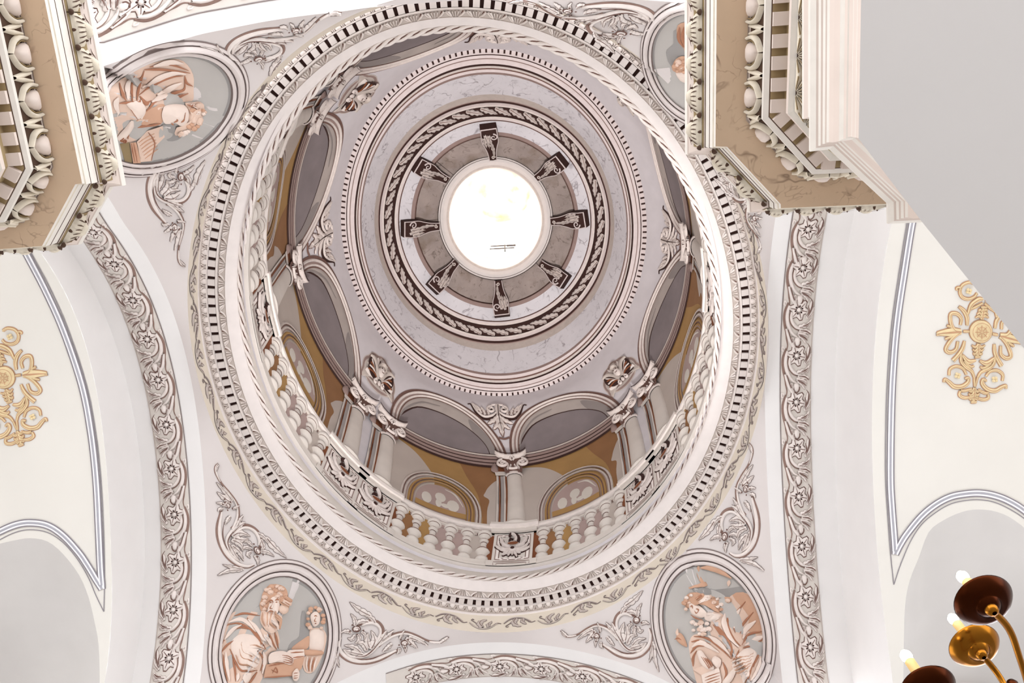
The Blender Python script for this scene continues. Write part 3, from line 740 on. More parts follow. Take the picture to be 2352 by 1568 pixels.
BAL = [(.022, .05), (.0221, 1.8), (.034, 1.8), (.0345, 1.05), (.040, 1.0), (.050, 1.5), (.058, 2.05), (.061, 2.1), (.064, 1.95), (.069, 1.3), (.080, .95), (.090, .85), (.098, 1.0), (.104, 1.3), (.110, 1.4), (.113, 1.05), (.119, 1.0), (.124, 1.5), (.130, 1.75), (.1305, 2.05), (.141, 2.05)]
def make_baluster(c, label):
    mb = MB(); halflathe(mb, dm(c), 0, [(t, w_*1.0) for t, w_ in BAL], COLM, us=DEG, seg=8, depth=.75)
    for t, w_ in ((.0355, 1.1), (.0655, 1.85), (.0975, 1.0), (.1125, 1.1), (.1298, 1.7)):
        q = w_*DEG*.97; ribbon(mb, lambda x, y, h=0, q=q, w_=w_: dome(c+x/DEG, y/4.75, h+.006+w_*DEG*.75*math.sqrt(max(0, 1-(x/(q*1.03))**2))), [(-q, t*4.75), (-q*.6, t*4.75), (0, t*4.75), (q*.6, t*4.75), (q, t*4.75)], .007, BRN, h=.004, e=.001)
    return obj('baluster', mb, loc=tuple(dome(c, .022, .02)), label=label, cat='baluster', group='turned balusters of the dome balustrade')
def make_bay(c, sgn, label):
    """one arched opening; c = middle, sgn = +1 if the single column is on the clockwise side"""
    mp = dm(c); r = root('arcade_bay', tuple(dome(c, .2, .0)), label, 'arch', 'painted arched openings of the dome')
    HW = 18.6; low = seen(dome(c, .30))
    def arc(hw, t0, ht, n=28, a0=0.0, a1=PI, p=1.0): return [(hw*math.cos(a0+(a1-a0)*k/n), t0+ht*abs(math.sin(a0+(a1-a0)*k/n))**p*(1 if math.sin(a0+(a1-a0)*k/n) >= 0 else -1)) for k in range(n+1)]
    T0, TH = .632, .243
    # intrados and vault seen through the arch
    mb = MB(); fillc(mb, mp, arc(17.4, T0-.03, TH*.93+.03), INT, .012, 2.2, .03); obj('intrados', mb, r)
    mb = MB()
    lens = [(-16.8*1, .606)]+[(-15.6, .68), (-11, .755), (-4, .80), (4, .80), (10, .765), (14, .70), (15.8, .61)]
    lens = smooth([(17.2, .61), (15.5, .68), (9.5, .765), (2, .79), (-5, .775), (-10, .735), (-13.2, .68), (-14.2, .61)], 4)
    fillc(mb, mp, lens, SLT, .018, 2.2, .03); ml = lambda x, y, h_=0: mp(x/DEG, y/4.75, h_)
    line(mb, ml, [(u*DEG, t*4.75) for u, t in lens], [.016, .014, .010, .008, .006], UMB, h=.02, raw=True)
    line(mb, ml, [(16.8*DEG, .63*4.75), (14*DEG, .72*4.75), (8*DEG, .80*4.75), (1*DEG, .825*4.75)], [.006, .016, .014, .006], INT2, h=.021)
    fillc(mb, mp, smooth([(-14.2, .612), (-13.2, .68), (-10, .735), (-9.0, .80), (-12.2, .77), (-15.2, .71), (-16.8, .62)], 3), INT2, .016, 2, .03)
    obj('vault_lens', mb, r)
    mb = MB()
    for hw, ht, m_, h, wd in ((18.9, TH+.012, BRN, .02, .0065), (18.2, TH, LIT2, .05, .007), (17.5, TH-.010, SHD, .026, .004), (17.0, TH-.016, LIT2, .045, .0055), (16.4, TH-.024, BRN, .026, .0026)):
        mm = lambda x, y, h_=0: mp(x/DEG/1.0, y/4.75, h_)
        P = [(u*DEG, t*4.75) for u, t in arc(hw, T0, ht, 40)]
        P = [(P[0][0], (T0-.03)*4.75)]+P+[(P[-1][0], (T0-.03)*4.75)]
        if h > .03: ribbon(mb, mm, P, wd*4.75*.8, m_, h=h, e=.012, raw=True)
        else: line(mb, mm, P, wd*4.75*.8, m_, h=h, raw=True)
    obj('arch_moulding', mb, r)
    # horizontal cornice lines behind the capitals
    mb = MB(); E0 = 19.2
    us_ = np.linspace(-E0, E0, 22)
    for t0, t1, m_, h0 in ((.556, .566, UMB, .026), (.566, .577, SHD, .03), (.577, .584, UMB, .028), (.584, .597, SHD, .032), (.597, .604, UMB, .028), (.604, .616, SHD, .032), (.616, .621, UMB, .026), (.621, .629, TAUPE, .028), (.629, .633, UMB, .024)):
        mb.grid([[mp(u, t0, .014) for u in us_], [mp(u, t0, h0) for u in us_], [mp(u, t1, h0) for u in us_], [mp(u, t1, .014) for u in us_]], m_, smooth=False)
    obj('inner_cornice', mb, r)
    if not low: return r
    mb = MB(); wall_ = [(-E0, .12)]+[(u, .12) for u in us_[1:-1]]+[(E0, .12), (E0, .56)]+[(u, .56) for u in us_[::-1][1:-1]]+[(-E0, .56)]
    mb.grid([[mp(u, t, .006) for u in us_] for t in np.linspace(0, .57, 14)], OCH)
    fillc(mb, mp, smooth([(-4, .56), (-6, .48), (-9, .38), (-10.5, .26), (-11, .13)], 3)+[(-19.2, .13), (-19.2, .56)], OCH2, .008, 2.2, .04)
    obj('back_wall', mb, r)
    mb = MB()
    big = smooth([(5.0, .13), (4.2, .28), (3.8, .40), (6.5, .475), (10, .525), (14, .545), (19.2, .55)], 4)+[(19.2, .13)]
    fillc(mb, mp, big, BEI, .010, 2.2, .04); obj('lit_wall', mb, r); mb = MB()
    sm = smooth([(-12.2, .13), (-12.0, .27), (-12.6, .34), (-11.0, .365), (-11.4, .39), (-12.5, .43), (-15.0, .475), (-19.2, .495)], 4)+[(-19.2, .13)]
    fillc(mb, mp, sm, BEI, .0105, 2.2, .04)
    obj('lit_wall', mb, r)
    mb = MB()
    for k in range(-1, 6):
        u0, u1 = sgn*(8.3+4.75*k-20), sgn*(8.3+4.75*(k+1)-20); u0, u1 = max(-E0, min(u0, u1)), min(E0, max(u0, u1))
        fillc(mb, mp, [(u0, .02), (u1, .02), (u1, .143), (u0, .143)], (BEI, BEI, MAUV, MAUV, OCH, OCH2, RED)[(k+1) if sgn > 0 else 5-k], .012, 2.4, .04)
    obj('wall_between_balusters', mb, r)
    # round-headed window with tracery painted on the far wall
    mb = MB(); wc, wt = 1.5, .235
    def half(hw, ht, n=22): return [(wc+hw*math.cos(PI*k/n), wt+ht*math.sin(PI*k/n)) for k in range(n+1)]
    mm = lambda x, y, h_=0: mp(x/DEG, y/4.75, h_)
    for i, (hw, ht) in enumerate(((11.6, .205), (10.6, .188), (9.3, .168), (8.4, .152))):
        for off, m_ in ((0, TAUPE), (.22, SHD if i % 2 else BRN)):
            P = [(u*DEG, t*4.75) for u, t in half(hw-off*2, ht-off*.018)]; P = [(P[0][0], .13*4.75)]+P+[(P[-1][0], .13*4.75)]
            if m_ == TAUPE: ribbon(mb, mm, P, .022, OCH if i > 1 else TAUPE, h=.03, e=.012, raw=True)
            else: line(mb, mm, P, .008, m_, h=.024, raw=True)
    obj('window_surround', mb, r)
    mb = MB(); fillc(mb, mp, half(7.4, .132)+[(wc-7.4, .15), (wc+7.4, .15)], MAUV, .016, 2, .03)
    for u, t, ru, rt in ((4.2, .262, 1.5, .033), (.2, .292, 1.6, .028), (.6, .255, .9, .025), (-3.6, .262, 1.8, .034), (-1.4, .25, 1.3, .012)):
        blob(mb, mp, [(wc+u+ru*math.cos(q), t+rt*math.sin(q)) for q in np.linspace(0, 5.8, 12)], PANE, .018, .022, n=0)
    ribbon(mb, mm, [((wc-6.6)*DEG, .27*4.75), ((wc-4)*DEG, .335*4.75), ((wc-1)*DEG, .352*4.75)], [.006, .02, .006], PANE, h=.022, e=.018)
    mb.grid([[mp(u, .2, .024) for u in np.linspace(wc-7.4, wc+7.4, 8)], [mp(u, .226, .03) for u in np.linspace(wc-7.4, wc+7.4, 8)]], OCH)
    fillc(mb, mp, [(wc-7.3, .13), (wc+3, .13), (wc+3, .2), (wc-7.3, .2)], MAUV, .02, 2, .03)
    obj('window_tracery', mb, r)
    return r
for c, nm in list(CARD.items()):
    if seen(dome(c, .45)) or seen(dome(c, .55)): make_column(c, 'single painted stone column with scroll capital at the '+WORDS[nm], 0)
    if seen(dome(c, .1)): make_pedestal(c, 'panelled pedestal with carved leaf mask at the '+WORDS[nm])
for c, nm in list(DIAG.items()):
    for k, dc in enumerate((-5.4, 5.4)):
        side = ('anticlockwise' if k else 'clockwise')
        if seen(dome(c+dc, .58)): make_column(c+dc, ('left-hand' if (nm.startswith('front')) == bool(k) else 'right-hand')+' painted column of the pair at the '+WORDS[nm], 0)
        if seen(dome(c+dc, .1)): make_pedestal(c+dc, ('left-hand' if (nm.startswith('front')) == bool(k) else 'right-hand')+' carved pedestal of the '+WORDS[nm])
ORD = ['first', 'second', 'third', 'fourth', 'fifth', 'sixth']
for c, nm in CARD.items():
    for sgn in (1, -1):
        cb = c+sgn*20.0; dn = DIAG[[d for d in DIAG if abs(((d-(c+sgn*45))+180) % 360-180) < 2][0]]
        if seen(dome(cb, .70)) or seen(dome(cb, .85)):
            make_bay(cb, sgn, 'painted arched opening between the %s column and the %s pair' % (nm, dn))
        for k in range(6):
            cc = c+sgn*(8.3+k*4.75)
            if seen(dome(cc, .12)):
                make_baluster(cc, '%s turned stone baluster from the %s pedestal towards the %s pair' % (ORD[k], nm, dn))
# continuous handrail and plinth of the balustrade
mb = MB(); n = 200
for t0, t1, h0, m_ in ((.142, .150, .045, COLM), (.150, .156, .03, SHD), (.156, .168, .075, LIT), (.168, .176, .06, COLM), (.176, .180, .03, SHD), (.180, .186, .045, COLM)):
    mb.grid([[dome(360*k/n, t, h) for k in range(n)] for t, h in ((t0, .004), (t0, h0), (t1, h0), (t1, .004))], m_, closed=True, smooth=False)
obj('handrail', mb, loc=tuple(dome(95.5, .16)), label='curved stone handrail running along the top of the balusters', cat='handrail')
mb = MB()
for t0, t1, h0, m_ in ((-.003, .006, .05, COLM), (.006, .009, .036, SHD), (.009, .022, .04, COLM)):
    mb.grid([[dome(360*k/n, t, h) for k in range(n)] for t, h in ((t0, .0), (t0, h0), (t1, h0), (t1, .0))], m_, closed=True, smooth=False)
obj('trim_7', mb, loc=tuple(dome(95.5, 0)), kind='structure', label='stepped plinth under the balusters')
# shells with a cherub mask between the arches of each pair
def make_shell(c, label):
    us = DEG*1.0; mm = lambda x, y, h=0: dome(c+x*1.12/.055, .785+y*1.62/4.75, h)
    r = root('shell_ornament', tuple(dome(c, .8)), label, 'shell ornament', 'carved shells between the dome arches')
    mb = MB(); N = 40
    def sh(k, grow): 
        out = []
        for i in range(N+1):
            a = PI*(-.12+1.24*i/N); rr = .285+grow+.022*abs(math.sin(5*a)) ; out.append((rr*math.cos(a)*1.05, -.10+rr*math.sin(a)*1.15))
        for a in np.linspace(PI*1.2, PI*1.8, 8): out.append(((.27+grow)*math.cos(a), -.08+(.13+grow)*math.sin(a)))
        return out
    fill(mb, mm, sh(0, .035), TAUPE, .006); fill(mb, mm, sh(0, .022), SHD, .010); blob(mb, mm, sh(0, .0), TAUPE, .012, .03, n=0, c=(0, -.06))
    for i in range(9):
        a = PI*(.0+i/8); q0, q1 = (.05*math.cos(a), -.12+.05*math.sin(a)), (.265*math.cos(a)*1.02, -.10+.265*math.sin(a)*1.12)
        ribbon(mb, mm, [q0, q1], [.012, .030, .036, .02], LIT2, h=.06, e=.024)
        a2 = a+PI/16; line(mb, mm, [(.06*math.cos(a2), -.12+.06*math.sin(a2)), (.25*math.cos(a2), -.10+.27*math.sin(a2))], [.016, .014, .01], UMB, h=.046)
    obj('shell', mb, r)
    mb = MB()
    for sx in (-1, 1):
        fill(mb, mm, smooth([(sx*.03, -.13), (sx*.10, .02), (sx*.23, .10), (sx*.27, -.02), (sx*.20, -.13), (sx*.10, -.17)], 3), UMB, .062)
        for k in range(4): ribbon(mb, mm, [(sx*.04, -.13), (sx*(.12+.02*k), -.08+.035*k), (sx*(.25-.01*k), -.10+.055*k)], [.01, .014, .01], LIT2 if k % 2 else RED, h=.075, e=.063)
        ribbon(mb, mm, [(sx*.02, -.12), (sx*.09, .03), (sx*.18, .10), (sx*.27, .09)], [.03, .036, .03, .016], TAUPE, h=.085, e=.065)
        ribbon(mb, mm, spiral(sx*.075, -.165, .035, .012, PI/2, sx*1.2, 14), .012, LIT2, h=.09, e=.06, raw=True)
    blob(mb, mm, [(.03*math.cos(q), -.165+.035*math.sin(q)) for q in np.linspace(0, 5.5, 8)], LIT2, .07, .10)
    obj('drapery', mb, r)
    mb = MB(); blob(mb, mm, [(.068*math.cos(q), .0+.075*math.sin(q)) for q in np.linspace(0, 5.8, 14)], LIT2, .07, .14, n=0)
    ribbon(mb, mm, [(-.068, .0), (-.05, .07), (0, .095), (.055, .065), (.07, .0)], .02, TAUPE, h=.15, e=.10)
    for sx in (-1, 1): blob(mb, mm, [(sx*.026+.014*math.cos(q), .012+.011*math.sin(q)) for q in np.linspace(0, 5, 6)], UMB, .13, .142, n=0)
    blob(mb, mm, [(-.012, -.03), (.012, -.03), (.008, .005), (-.008, .005)], LIT2, .13, .16, n=0); line(mb, mm, [(-.022, -.043), (.022, -.043)], .006, BRN, h=.139)
    obj('cherub_face', mb, r); return r
for c, nm in DIAG.items(): make_shell(c, 'scalloped shell with a cherub face at the '+WORDS[nm])
# palmette sprays above the single columns
def make_spray(c, label):
    mm = lambda x, y, h=0: dome(c+x*1.2/.055, .845+y*1.3/4.75, h)
    r = root('palmette_spray', tuple(dome(c, .84)), label, 'palmette', 'acanthus sprays over the single columns')
    mb = MB()
    for sx in (-1, 1):
        ribbon(mb, mm, [(sx*.03, .02), (sx*.10, -.06), (sx*.24, -.09), (sx*.36, .02), (sx*.44, .18), (sx*.50, .17)], [.03, .036, .034, .026, .016, .012], UMB, h=.014, e=.006)
        ribbon(mb, mm, [(sx*.03, .04), (sx*.11, -.03), (sx*.24, -.06), (sx*.35, .04), (sx*.43, .19)], [.014, .02, .018, .014, .008], LIT2, h=.04, e=.012)
        for k, (x, y, dx, dy) in enumerate(((.15, -.03, .02, .15), (.21, -.04, .07, .17), (.27, -.02, .10, .18), (.33, .03, .10, .16))):
            leaf(mb, mm, [(sx*x, y), (sx*(x+dx*.3), y+dy*.6), (sx*(x+dx), y+dy)], .034, LIT2, lobes=3, h=.04, dark=BRN, ex=.009, e=.014)
        ribbon(mb, mm, spiral(sx*.105, .10, .075, .015, PI/2+sx*.3, -sx*1.4, 22), [.024, .02, .012], LIT2, h=.05, e=.02, raw=True)
        blob(mb, mm, [(sx*.10+.03*math.cos(q), .115+.045*math.sin(q)) for q in np.linspace(0, 5.5, 9)], UMB, .022, .026)
        leaf(mb, mm, [(sx*.02, -.05), (sx*.12, -.14), (sx*.20, -.20)], .05, LIT2, lobes=3, h=.035, dark=BRN, ex=.01, e=.012)
        leaf(mb, mm, [(sx*.02, -.14), (sx*.08, -.24), (sx*.13, -.30)], .04, LIT2, lobes=3, h=.035, dark=BRN, ex=.01, e=.012)
    leaf(mb, mm, [(0, .0), (0, -.2), (.01, -.44)], .075, LIT2, lobes=4, h=.05, dark=BRN, ex=.012, e=.014, vein=UMB)
    ribbon(mb, mm, [(0, .20), (0, .0)], [.05, .03], LIT2, h=.055, e=.02); line(mb, mm, [(-.012, .19), (0, -.1)], .006, UMB, h=.058)
    ribbon(mb, mm, [(-.10, .20), (0, .215), (.10, .20)], .012, LIT2, h=.05, e=.02)
    ribbon(mb, mm, [(-.08, -.45), (0, -.475), (.08, -.45)], .014, BRN, h=.03, e=.01)
    obj('acanthus_leaves', mb, r); return r
for c, nm in CARD.items(): make_spray(c, 'acanthus spray with twin scrolls at the '+WORDS[nm])
# scroll brackets around the oculus
BR = {'top': 276, 'upper right': 321, 'right': 6, 'lower right': 51, 'bottom': 96, 'lower left': 141, 'left': 186, 'upper left': 231}
BPX = {'top': ((1120, 283), (1132, 360)), 'upper right': ((1296, 362), (1236, 404)), 'right': ((1352, 499), (1270, 506)), 'lower right': ((1304, 648), (1246, 606)), 'bottom': ((1154, 728), (1145, 648)), 'lower left': ((990, 665), (1045, 603)), 'left': ((920, 523), (1004, 518)), 'upper left': ((952, 372), (1024, 410))}
for nm, (po, pi_) in BPX.items():
    po3, pi3 = onz(po[0], po[1], 15.83), onz(pi_[0], pi_[1], 16.16); y = (po3-pi3); Lb = y.length; y.normalize(); dn = Vector((0, 0, -1)); x = y.cross(dn).normalized(); zn = x.cross(y).normalized()
    if zn.z > 0: zn = -zn
    def bm_(u, v, h=0, o=pi3, x=x, y=y, zn=zn): return o+x*u+y*v+zn*h
    r = root('scroll_bracket', tuple(pi3.lerp(po3, .5)), 'dark carved scroll bracket at the %s of the oculus' % nm, 'bracket', 'scroll brackets around the oculus')
    mb = MB(); Wb = .155
    sil = [(0, .10), (Lb*.25, .11), (Lb*.45, .14), (Lb*.62, .17), (Lb*.85, .21), (Lb, .17)]
    wid = [.07, .085, .12, Wb, Wb, Wb*.95]
    rows = []
    for (v, d), w_ in zip(sil, wid): rows.append([bm_(-w_, v, -.03), bm_(-w_, v, d), bm_(0, v, d+.015), bm_(w_, v, d), bm_(w_, v, -.03)])
    mb.grid(rows, UMB, smooth=False); mb.add(rows[-1], [(0, 1, 2, 3, 4)], UMB, False); mb.add(rows[0], [(0, 1, 2, 3, 4)], UMB, False)
    obj('bracket_body', mb, r)
    mb = MB(); fh = lambda v: float(np.interp(v, [q[0] for q in sil], [q[1] for q in sil]))+.012
    bq = lambda u, v, h=0: bm_(u, v, fh(v)+h)
    for s_ in (-1, 1):
        ribbon(mb, bq, [(s_*wid[k]*.93, sil[k][0]) for k in range(6)], .008, MLD, h=.014, e=.001)
    ribbon(mb, bq, [(-Wb*.9, Lb*.985), (Wb*.9, Lb*.985)], .010, MLD, h=.014, e=.001)
    ribbon(mb, bq, spiral(Wb*.45, Lb*.76, .075, .012, PI*.5, -1.3, 18), [.013, .012, .006], MLD, h=.016, e=.001, raw=True)
    for k, (a, b, c_) in enumerate((((-.08, Lb*.88), (-.05, Lb*.65), (-.03, Lb*.42)), ((-.01, Lb*.86), (.0, Lb*.62), (.05, Lb*.40)), ((-.11, Lb*.80), (-.10, Lb*.6), (-.075, Lb*.45)), ((.0, Lb*.55), (.03, Lb*.35), (.03, Lb*.10)))):
        leaf(mb, bq, [a, b, c_], .042, LIT2, lobes=3, h=.045, dark=None, e=.004, vein=UMB)
    ribbon(mb, bq, spiral(.01, Lb*.09, .035, .008, 0, 1.2, 12), .010, LIT2, h=.02, e=.001, raw=True)
    obj('acanthus_leaf', mb, r)
# ------------------------------------------------------------------ carved scroll bands on the arch soffits
def band_unit(am):
    """one repeat: flower at the origin, x along the arch, y across the band"""
    K_ = .000885
    q = lambda *p: [(y*K_, x*K_) for x, y in p]           # crop pixels (right, down) -> (along, across)
    fl = MB(); sp = MB()
    for k in range(6):
        a = 2*PI*k/6+.3; c_ = (.062*math.cos(a), .062*math.sin(a))
        pet = [(c_[0]+.046*math.cos(b)*(1+.25*math.cos(3*(b-a))), c_[1]+.046*math.sin(b)*(1+.25*math.cos(3*(b-a)))) for b in np.linspace(0, 2*PI*11/12, 12)]
        fill(fl, am, [(c_[0]+(x-c_[0])*1.22, c_[1]+(y-c_[1])*1.22) for x, y in pet], BRN, .006)
        blob(fl, am, pet, LIT, .008, .024, n=0)
        b_ = a+PI/6; blob(fl, am, [(.042*math.cos(b_)+.012*math.cos(t), .042*math.sin(b_)+.012*math.sin(t)) for t in np.linspace(0, 5, 6)], UMB, .018, .026, n=0)
        line(fl, am, [(.03*math.cos(a), .03*math.sin(a)), (.095*math.cos(a), .095*math.sin(a))], [.005, .003], BRN, h=.0255, n=2)
    blob(fl, am, [(.024*math.cos(t), .024*math.sin(t)) for t in np.linspace(0, 5.6, 9)], LIT, .016, .042, n=0)
    # dark outer stem and its light inner companions
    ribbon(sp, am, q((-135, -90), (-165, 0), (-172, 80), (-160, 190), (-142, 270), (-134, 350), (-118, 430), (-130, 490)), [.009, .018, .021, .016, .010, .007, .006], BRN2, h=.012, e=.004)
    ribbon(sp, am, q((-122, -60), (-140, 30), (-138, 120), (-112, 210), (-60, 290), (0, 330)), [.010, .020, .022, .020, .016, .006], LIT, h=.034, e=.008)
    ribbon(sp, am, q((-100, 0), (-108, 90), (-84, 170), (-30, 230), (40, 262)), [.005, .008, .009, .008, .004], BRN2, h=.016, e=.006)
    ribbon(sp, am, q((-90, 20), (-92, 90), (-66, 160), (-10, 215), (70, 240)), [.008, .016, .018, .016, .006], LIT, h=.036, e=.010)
    ribbon(sp, am, q((-150, 220), (-120, 300), (-90, 380), (-50, 440), (-40, 470)), [.010, .020, .02, .014, .006], LIT, h=.03, e=.006)
    line(sp, am, q((-128, 230), (-100, 310), (-66, 390)), .005, BRN, h=.033)
    for tip, mid, base, wd in (((165, 205), (90, 200), (10, 215), .034), ((180, 290), (110, 265), (20, 245), .036), ((150, 345), (90, 310), (0, 290), .030), ((170, 120), (150, 170), (95, 215), .026),
                               ((160, -110), (150, -20), (118, 70), .030), ((190, -30), (165, 50), (110, 110), .028), ((120, 420), (80, 350), (20, 310), .026), ((-20, 470), (-50, 400), (-70, 330), .03)):
        leaf(sp, am, q(base, mid, tip), wd, LIT, lobes=3, h=.032, dark=TAUPE, ex=.008, e=.008, vein=BRN)
    for P in (((110, -60), (125, 10), (100, 70)), ((60, 190), (110, 180), (150, 150)), ((40, 250), (110, 260), (165, 300)), ((130, -150), (165, -90), (150, 0), (110, 90)), ((20, 300), (80, 330), (130, 370))):
        line(sp, am, q(*P), [.003, .007, .003], BRN, h=.035)
    blob(sp, am, q(*[(5+38*math.cos(t), 385+58*math.sin(t)) for t in np.linspace(0, 5.7, 10)]), LIT, .008, .034, n=0)
    line(sp, am, q((-36, 385), (-20, 440), (10, 450), (40, 420), (44, 380)), .006, BRN, h=.02)
    ribbon(sp, am, q((-160, -90), (-185, -110), (-190, -70), (-175, -55)), .009, LIT, h=.02, e=.005)
    return fl, sp
def make_band(side, A, fl_px, label, ext=(0, 0), w0=.365):
    pts = sorted(A.inv(x, y) for x, y in fl_px)
    a_s = [p[0] for p in pts]; step = float(np.median(np.diff(a_s))) if len(a_s) > 1 else .5
    a_s = [a_s[0]-step*k for k in range(ext[0], 0, -1)]+a_s+[a_s[-1]+step*k for k in range(1, ext[1]+1)]
    a_s = [a for a in a_s if .15 < a < A.L[-1]-.15]
    mid = a_s[len(a_s)//2]
    r = root('scroll_band', tuple(A.mp(mid, w0, .02)), label, 'ornament band', 'carved bands under the crossing arches')
    lo, hi = max(.02, a_s[0]-step*.7), min(A.L[-1]-.02, a_s[-1]+step); n = 60
    mb = MB(); mb.grid([[A.mp(lo+(hi-lo)*k/n, w_, .003) for k in range(n+1)] for w_ in (.19, .30, .42, .535)], BAND); obj('band_ground', mb, r)
    mb = MB()
    for w_, wd, m_ in ((.180, .005, FRMD), (.538, .006, TAUPE)):
        mb.grid([[A.mp(lo+(hi-lo)*k/n, w_+s_*wd, .006) for k in range(n+1)] for s_ in (-1, 1)], m_)
    obj('border_line', mb, r)
    for a in a_s:
        sc_ = step/.5
        am = lambda x, y, h=0, a=a: A.mp(a+x*sc_, w0+y, h)
        f_, s_ = band_unit(am); obj('leaf_spray', s_, r); obj('flower', f_, r)
    return r
make_band('left', AL, [(218, 529), (265, 603), (303, 687), (336, 777), (363.5, 871), (381, 974.5), (394, 1076), (406, 1181), (406.5, 1291), (401, 1400), (393, 1511.6)], 'carved flower and leaf band under the left arch', (1, 1))
make_band('right', AR, [(1868, 524), (1855, 613), (1845, 710), (1841, 815), (1836, 922), (1838, 1028), (1841.5, 1139), (1846.6, 1253), (1856, 1368.6), (1869, 1484)], 'carved flower and leaf band under the right arch', (1, 1))
make_band('front', AB, [(954.6, 1559), (1048, 1533), (1148, 1525.5), (1244, 1529)], 'carved flower and leaf band along the bottom edge arch', (0, 2))
# back arch: placed by arc length, seen top left
pB = [AT.inv(x, y) for x, y in ((322, 14), (232, 45), (450, -12))]
make_band('back', AT, [(322, 14), (450, -12), (575, -32)], 'carved flower and leaf band across the top left corner', (2, 4), w0=.40)
# ------------------------------------------------------------------ leaf vine on the frieze under the dome cornice
vine = root('vine_frieze', tuple(frieze_mp(1.6, 9.6, .01)), 'thin trailing leaf vine on the beige frieze around the dome ring', 'vine ornament')
ths, Lf = even(lambda t: ell(t, FE, .195, 9.6), 50)
for i, t in enumerate(ths):
    p = ell(t, FE, .195, 9.6)
    c_ = p.normalized(); 
    if i % 2 == 0 and (p.y < .6): continue
    if p.y < .2: continue
    up = 1 if i % 2 else -1; dth = 2*PI/50
    mv = lambda x, y, h=0, t=t, up=up: frieze_mp(t-x*dth/.43, 9.60+y*up*.86, h)
    mb = MB()
    ribbon(mb, mv, [(-.215, .0), (-.14, .085), (-.05, .12), (.06, .09), (.15, -.01), (.215, .0)], [.007, .012, .015, .013, .009, .007], FRMD, h=.012, e=.004)
    ribbon(mb, mv, [(-.215, .008), (-.14, .095), (-.05, .128), (.06, .10), (.16, .0)], [.004, .007, .008, .007, .004], TAUPE, h=.018, e=.010)
    leaf(mb, mv, [(-.04, .10), (-.08, .02), (-.05, -.05), (.02, -.085)], .050, TAUPE, lobes=4, h=.022, dark=FRMD, ex=.007, e=.006, vein=BRN)
    leaf(mb, mv, [(.05, .085), (.04, .02), (.09, -.05)], .036, TAUPE, lobes=3, h=.022, dark=FRMD, ex=.007, e=.006, vein=BRN)
    ribbon(mb, mv, [(-.10, .03), (-.16, -.03), (-.19, -.06), (-.175, -.085), (-.155, -.07)], [.006, .008, .006, .006], FRMD, h=.014, e=.004)
    obj('vine_leaf', mb, vine)
# ------------------------------------------------------------------ oval medallions and their acanthus scrolls on the pendentives
class Oval:
    def __init__(s, cx, cy, sx, sy, sh): s.c = np.array([cx, cy]); s.A = np.array([[sx, 0], [sh/sx, math.sqrt(sy*sy-(sh/sx)**2)]])
    def at(s, a, k=1.0): return s.c+k*(s.A @ np.array([math.cos(a), math.sin(a)]))
OV = {'LL': Oval(630.5, 1478, 155, 195, -4340), 'LR': Oval(1638.5, 1445, 145.5, 187, 5530), 'UL': Oval(373, 250, 200, 158, -9638), 'UR': Oval(1606, 147, 136, 152, 3600)}
def make_medallion(key, label):
    O = OV[key]; n = 72
    r = root('medallion', tuple(pend_mp(O.c[0], O.c[1])), label, 'medallion', 'oval medallions on the pendentives')
    mb = MB()
    prof = [(1.0, .004, FRMD), (.985, .012, FRM), (.955, .026, FRMD), (.945, .014, FRMD), (.935, .03, FRM), (.915, .055, FRM), (.895, .066, FRM), (.872, .058, FRM), (.855, .036, FRMD), (.845, .014, FRMD), (.838, .032, FRM), (.815, .042, FRM), (.795, .032, FRMD), (.785, .006, FRMD)]
    for (k0, h0, m_), (k1, h1, _) in zip(prof[:-1], prof[1:]):
        mb.grid([[pend_mp(*O.at(2*PI*j/n, k), h) for j in range(n)] for k, h in ((k0, h0), (k1, h1))], m_, closed=True)
    obj('oval_frame', mb, r)
    mb = MB(); mb.grid([[pend_mp(*O.at(2*PI*j/n, k), .004) for j in range(n)] for k in (.80, .5, .25, .02)], GRD, closed=True)
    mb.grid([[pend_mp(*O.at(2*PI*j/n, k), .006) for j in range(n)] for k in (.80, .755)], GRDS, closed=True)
    obj('painted_ground', mb, r)
    return r
def clip_to(O, k=.785):
    Ai = np.linalg.inv(O.A)
    def f(p):
        v = Ai @ (np.array(p)-O.c); L = math.hypot(*v)
        return O.c+(np.array(p)-O.c)*(k/L if L > k else 1)
    return f
def figure_tools(O, sx, sy, s):
    cl = clip_to(O)
    P = lambda pts: [(sx+x/s, sy+y/s) for x, y in pts]
    def poly(mb, pts, m, h, n=3):
        Q = [cl(p) for p in smooth(P(pts), n, True)] if n else [cl(p) for p in P(pts)]
        fillc(mb, pend_mp, Q, m, h, 9, 9)
    def cush(mb, pts, m, h0, h1, n=3):
        Q = [cl(p) for p in smooth(P(pts), n, True)]; blob(mb, pend_mp, Q, m, h0, h1, n=0)
    def st(mb, pts, w_, m, h=.02, e=None):
        Q = [cl(p) for p in smooth(P(pts), 5)]; ribbon(mb, pend_mp, Q, [w_*.25/s, w_/s, w_*.8/s, w_*.2/s], m, h=h, e=h-.006 if e is None else e, raw=True)
    return poly, cush, st
def curls(mb, cush, st, pts, r0, h, cols=(T2, T3, T2)):
    pts = list(pts)+[((pts[i][0]+pts[i-1][0])/2+8, (pts[i][1]+pts[i-1][1])/2+6) for i in range(1, len(pts), 2)]
    for i, (x, y) in enumerate(pts):
        r_ = r0*(.78+.18*math.sin(i*1.7))
        cush(mb, [(x+r_*math.cos(t+i), y+r_*.8*math.sin(t+i)) for t in np.linspace(0, 5.4, 8)], cols[i % len(cols)], h, h+.016, n=1)
        st(mb, [(x-r_*.5, y-r_*.2), (x, y+r_*.45), (x+r_*.5, y)], r_*.16, T4, h=h+.014)
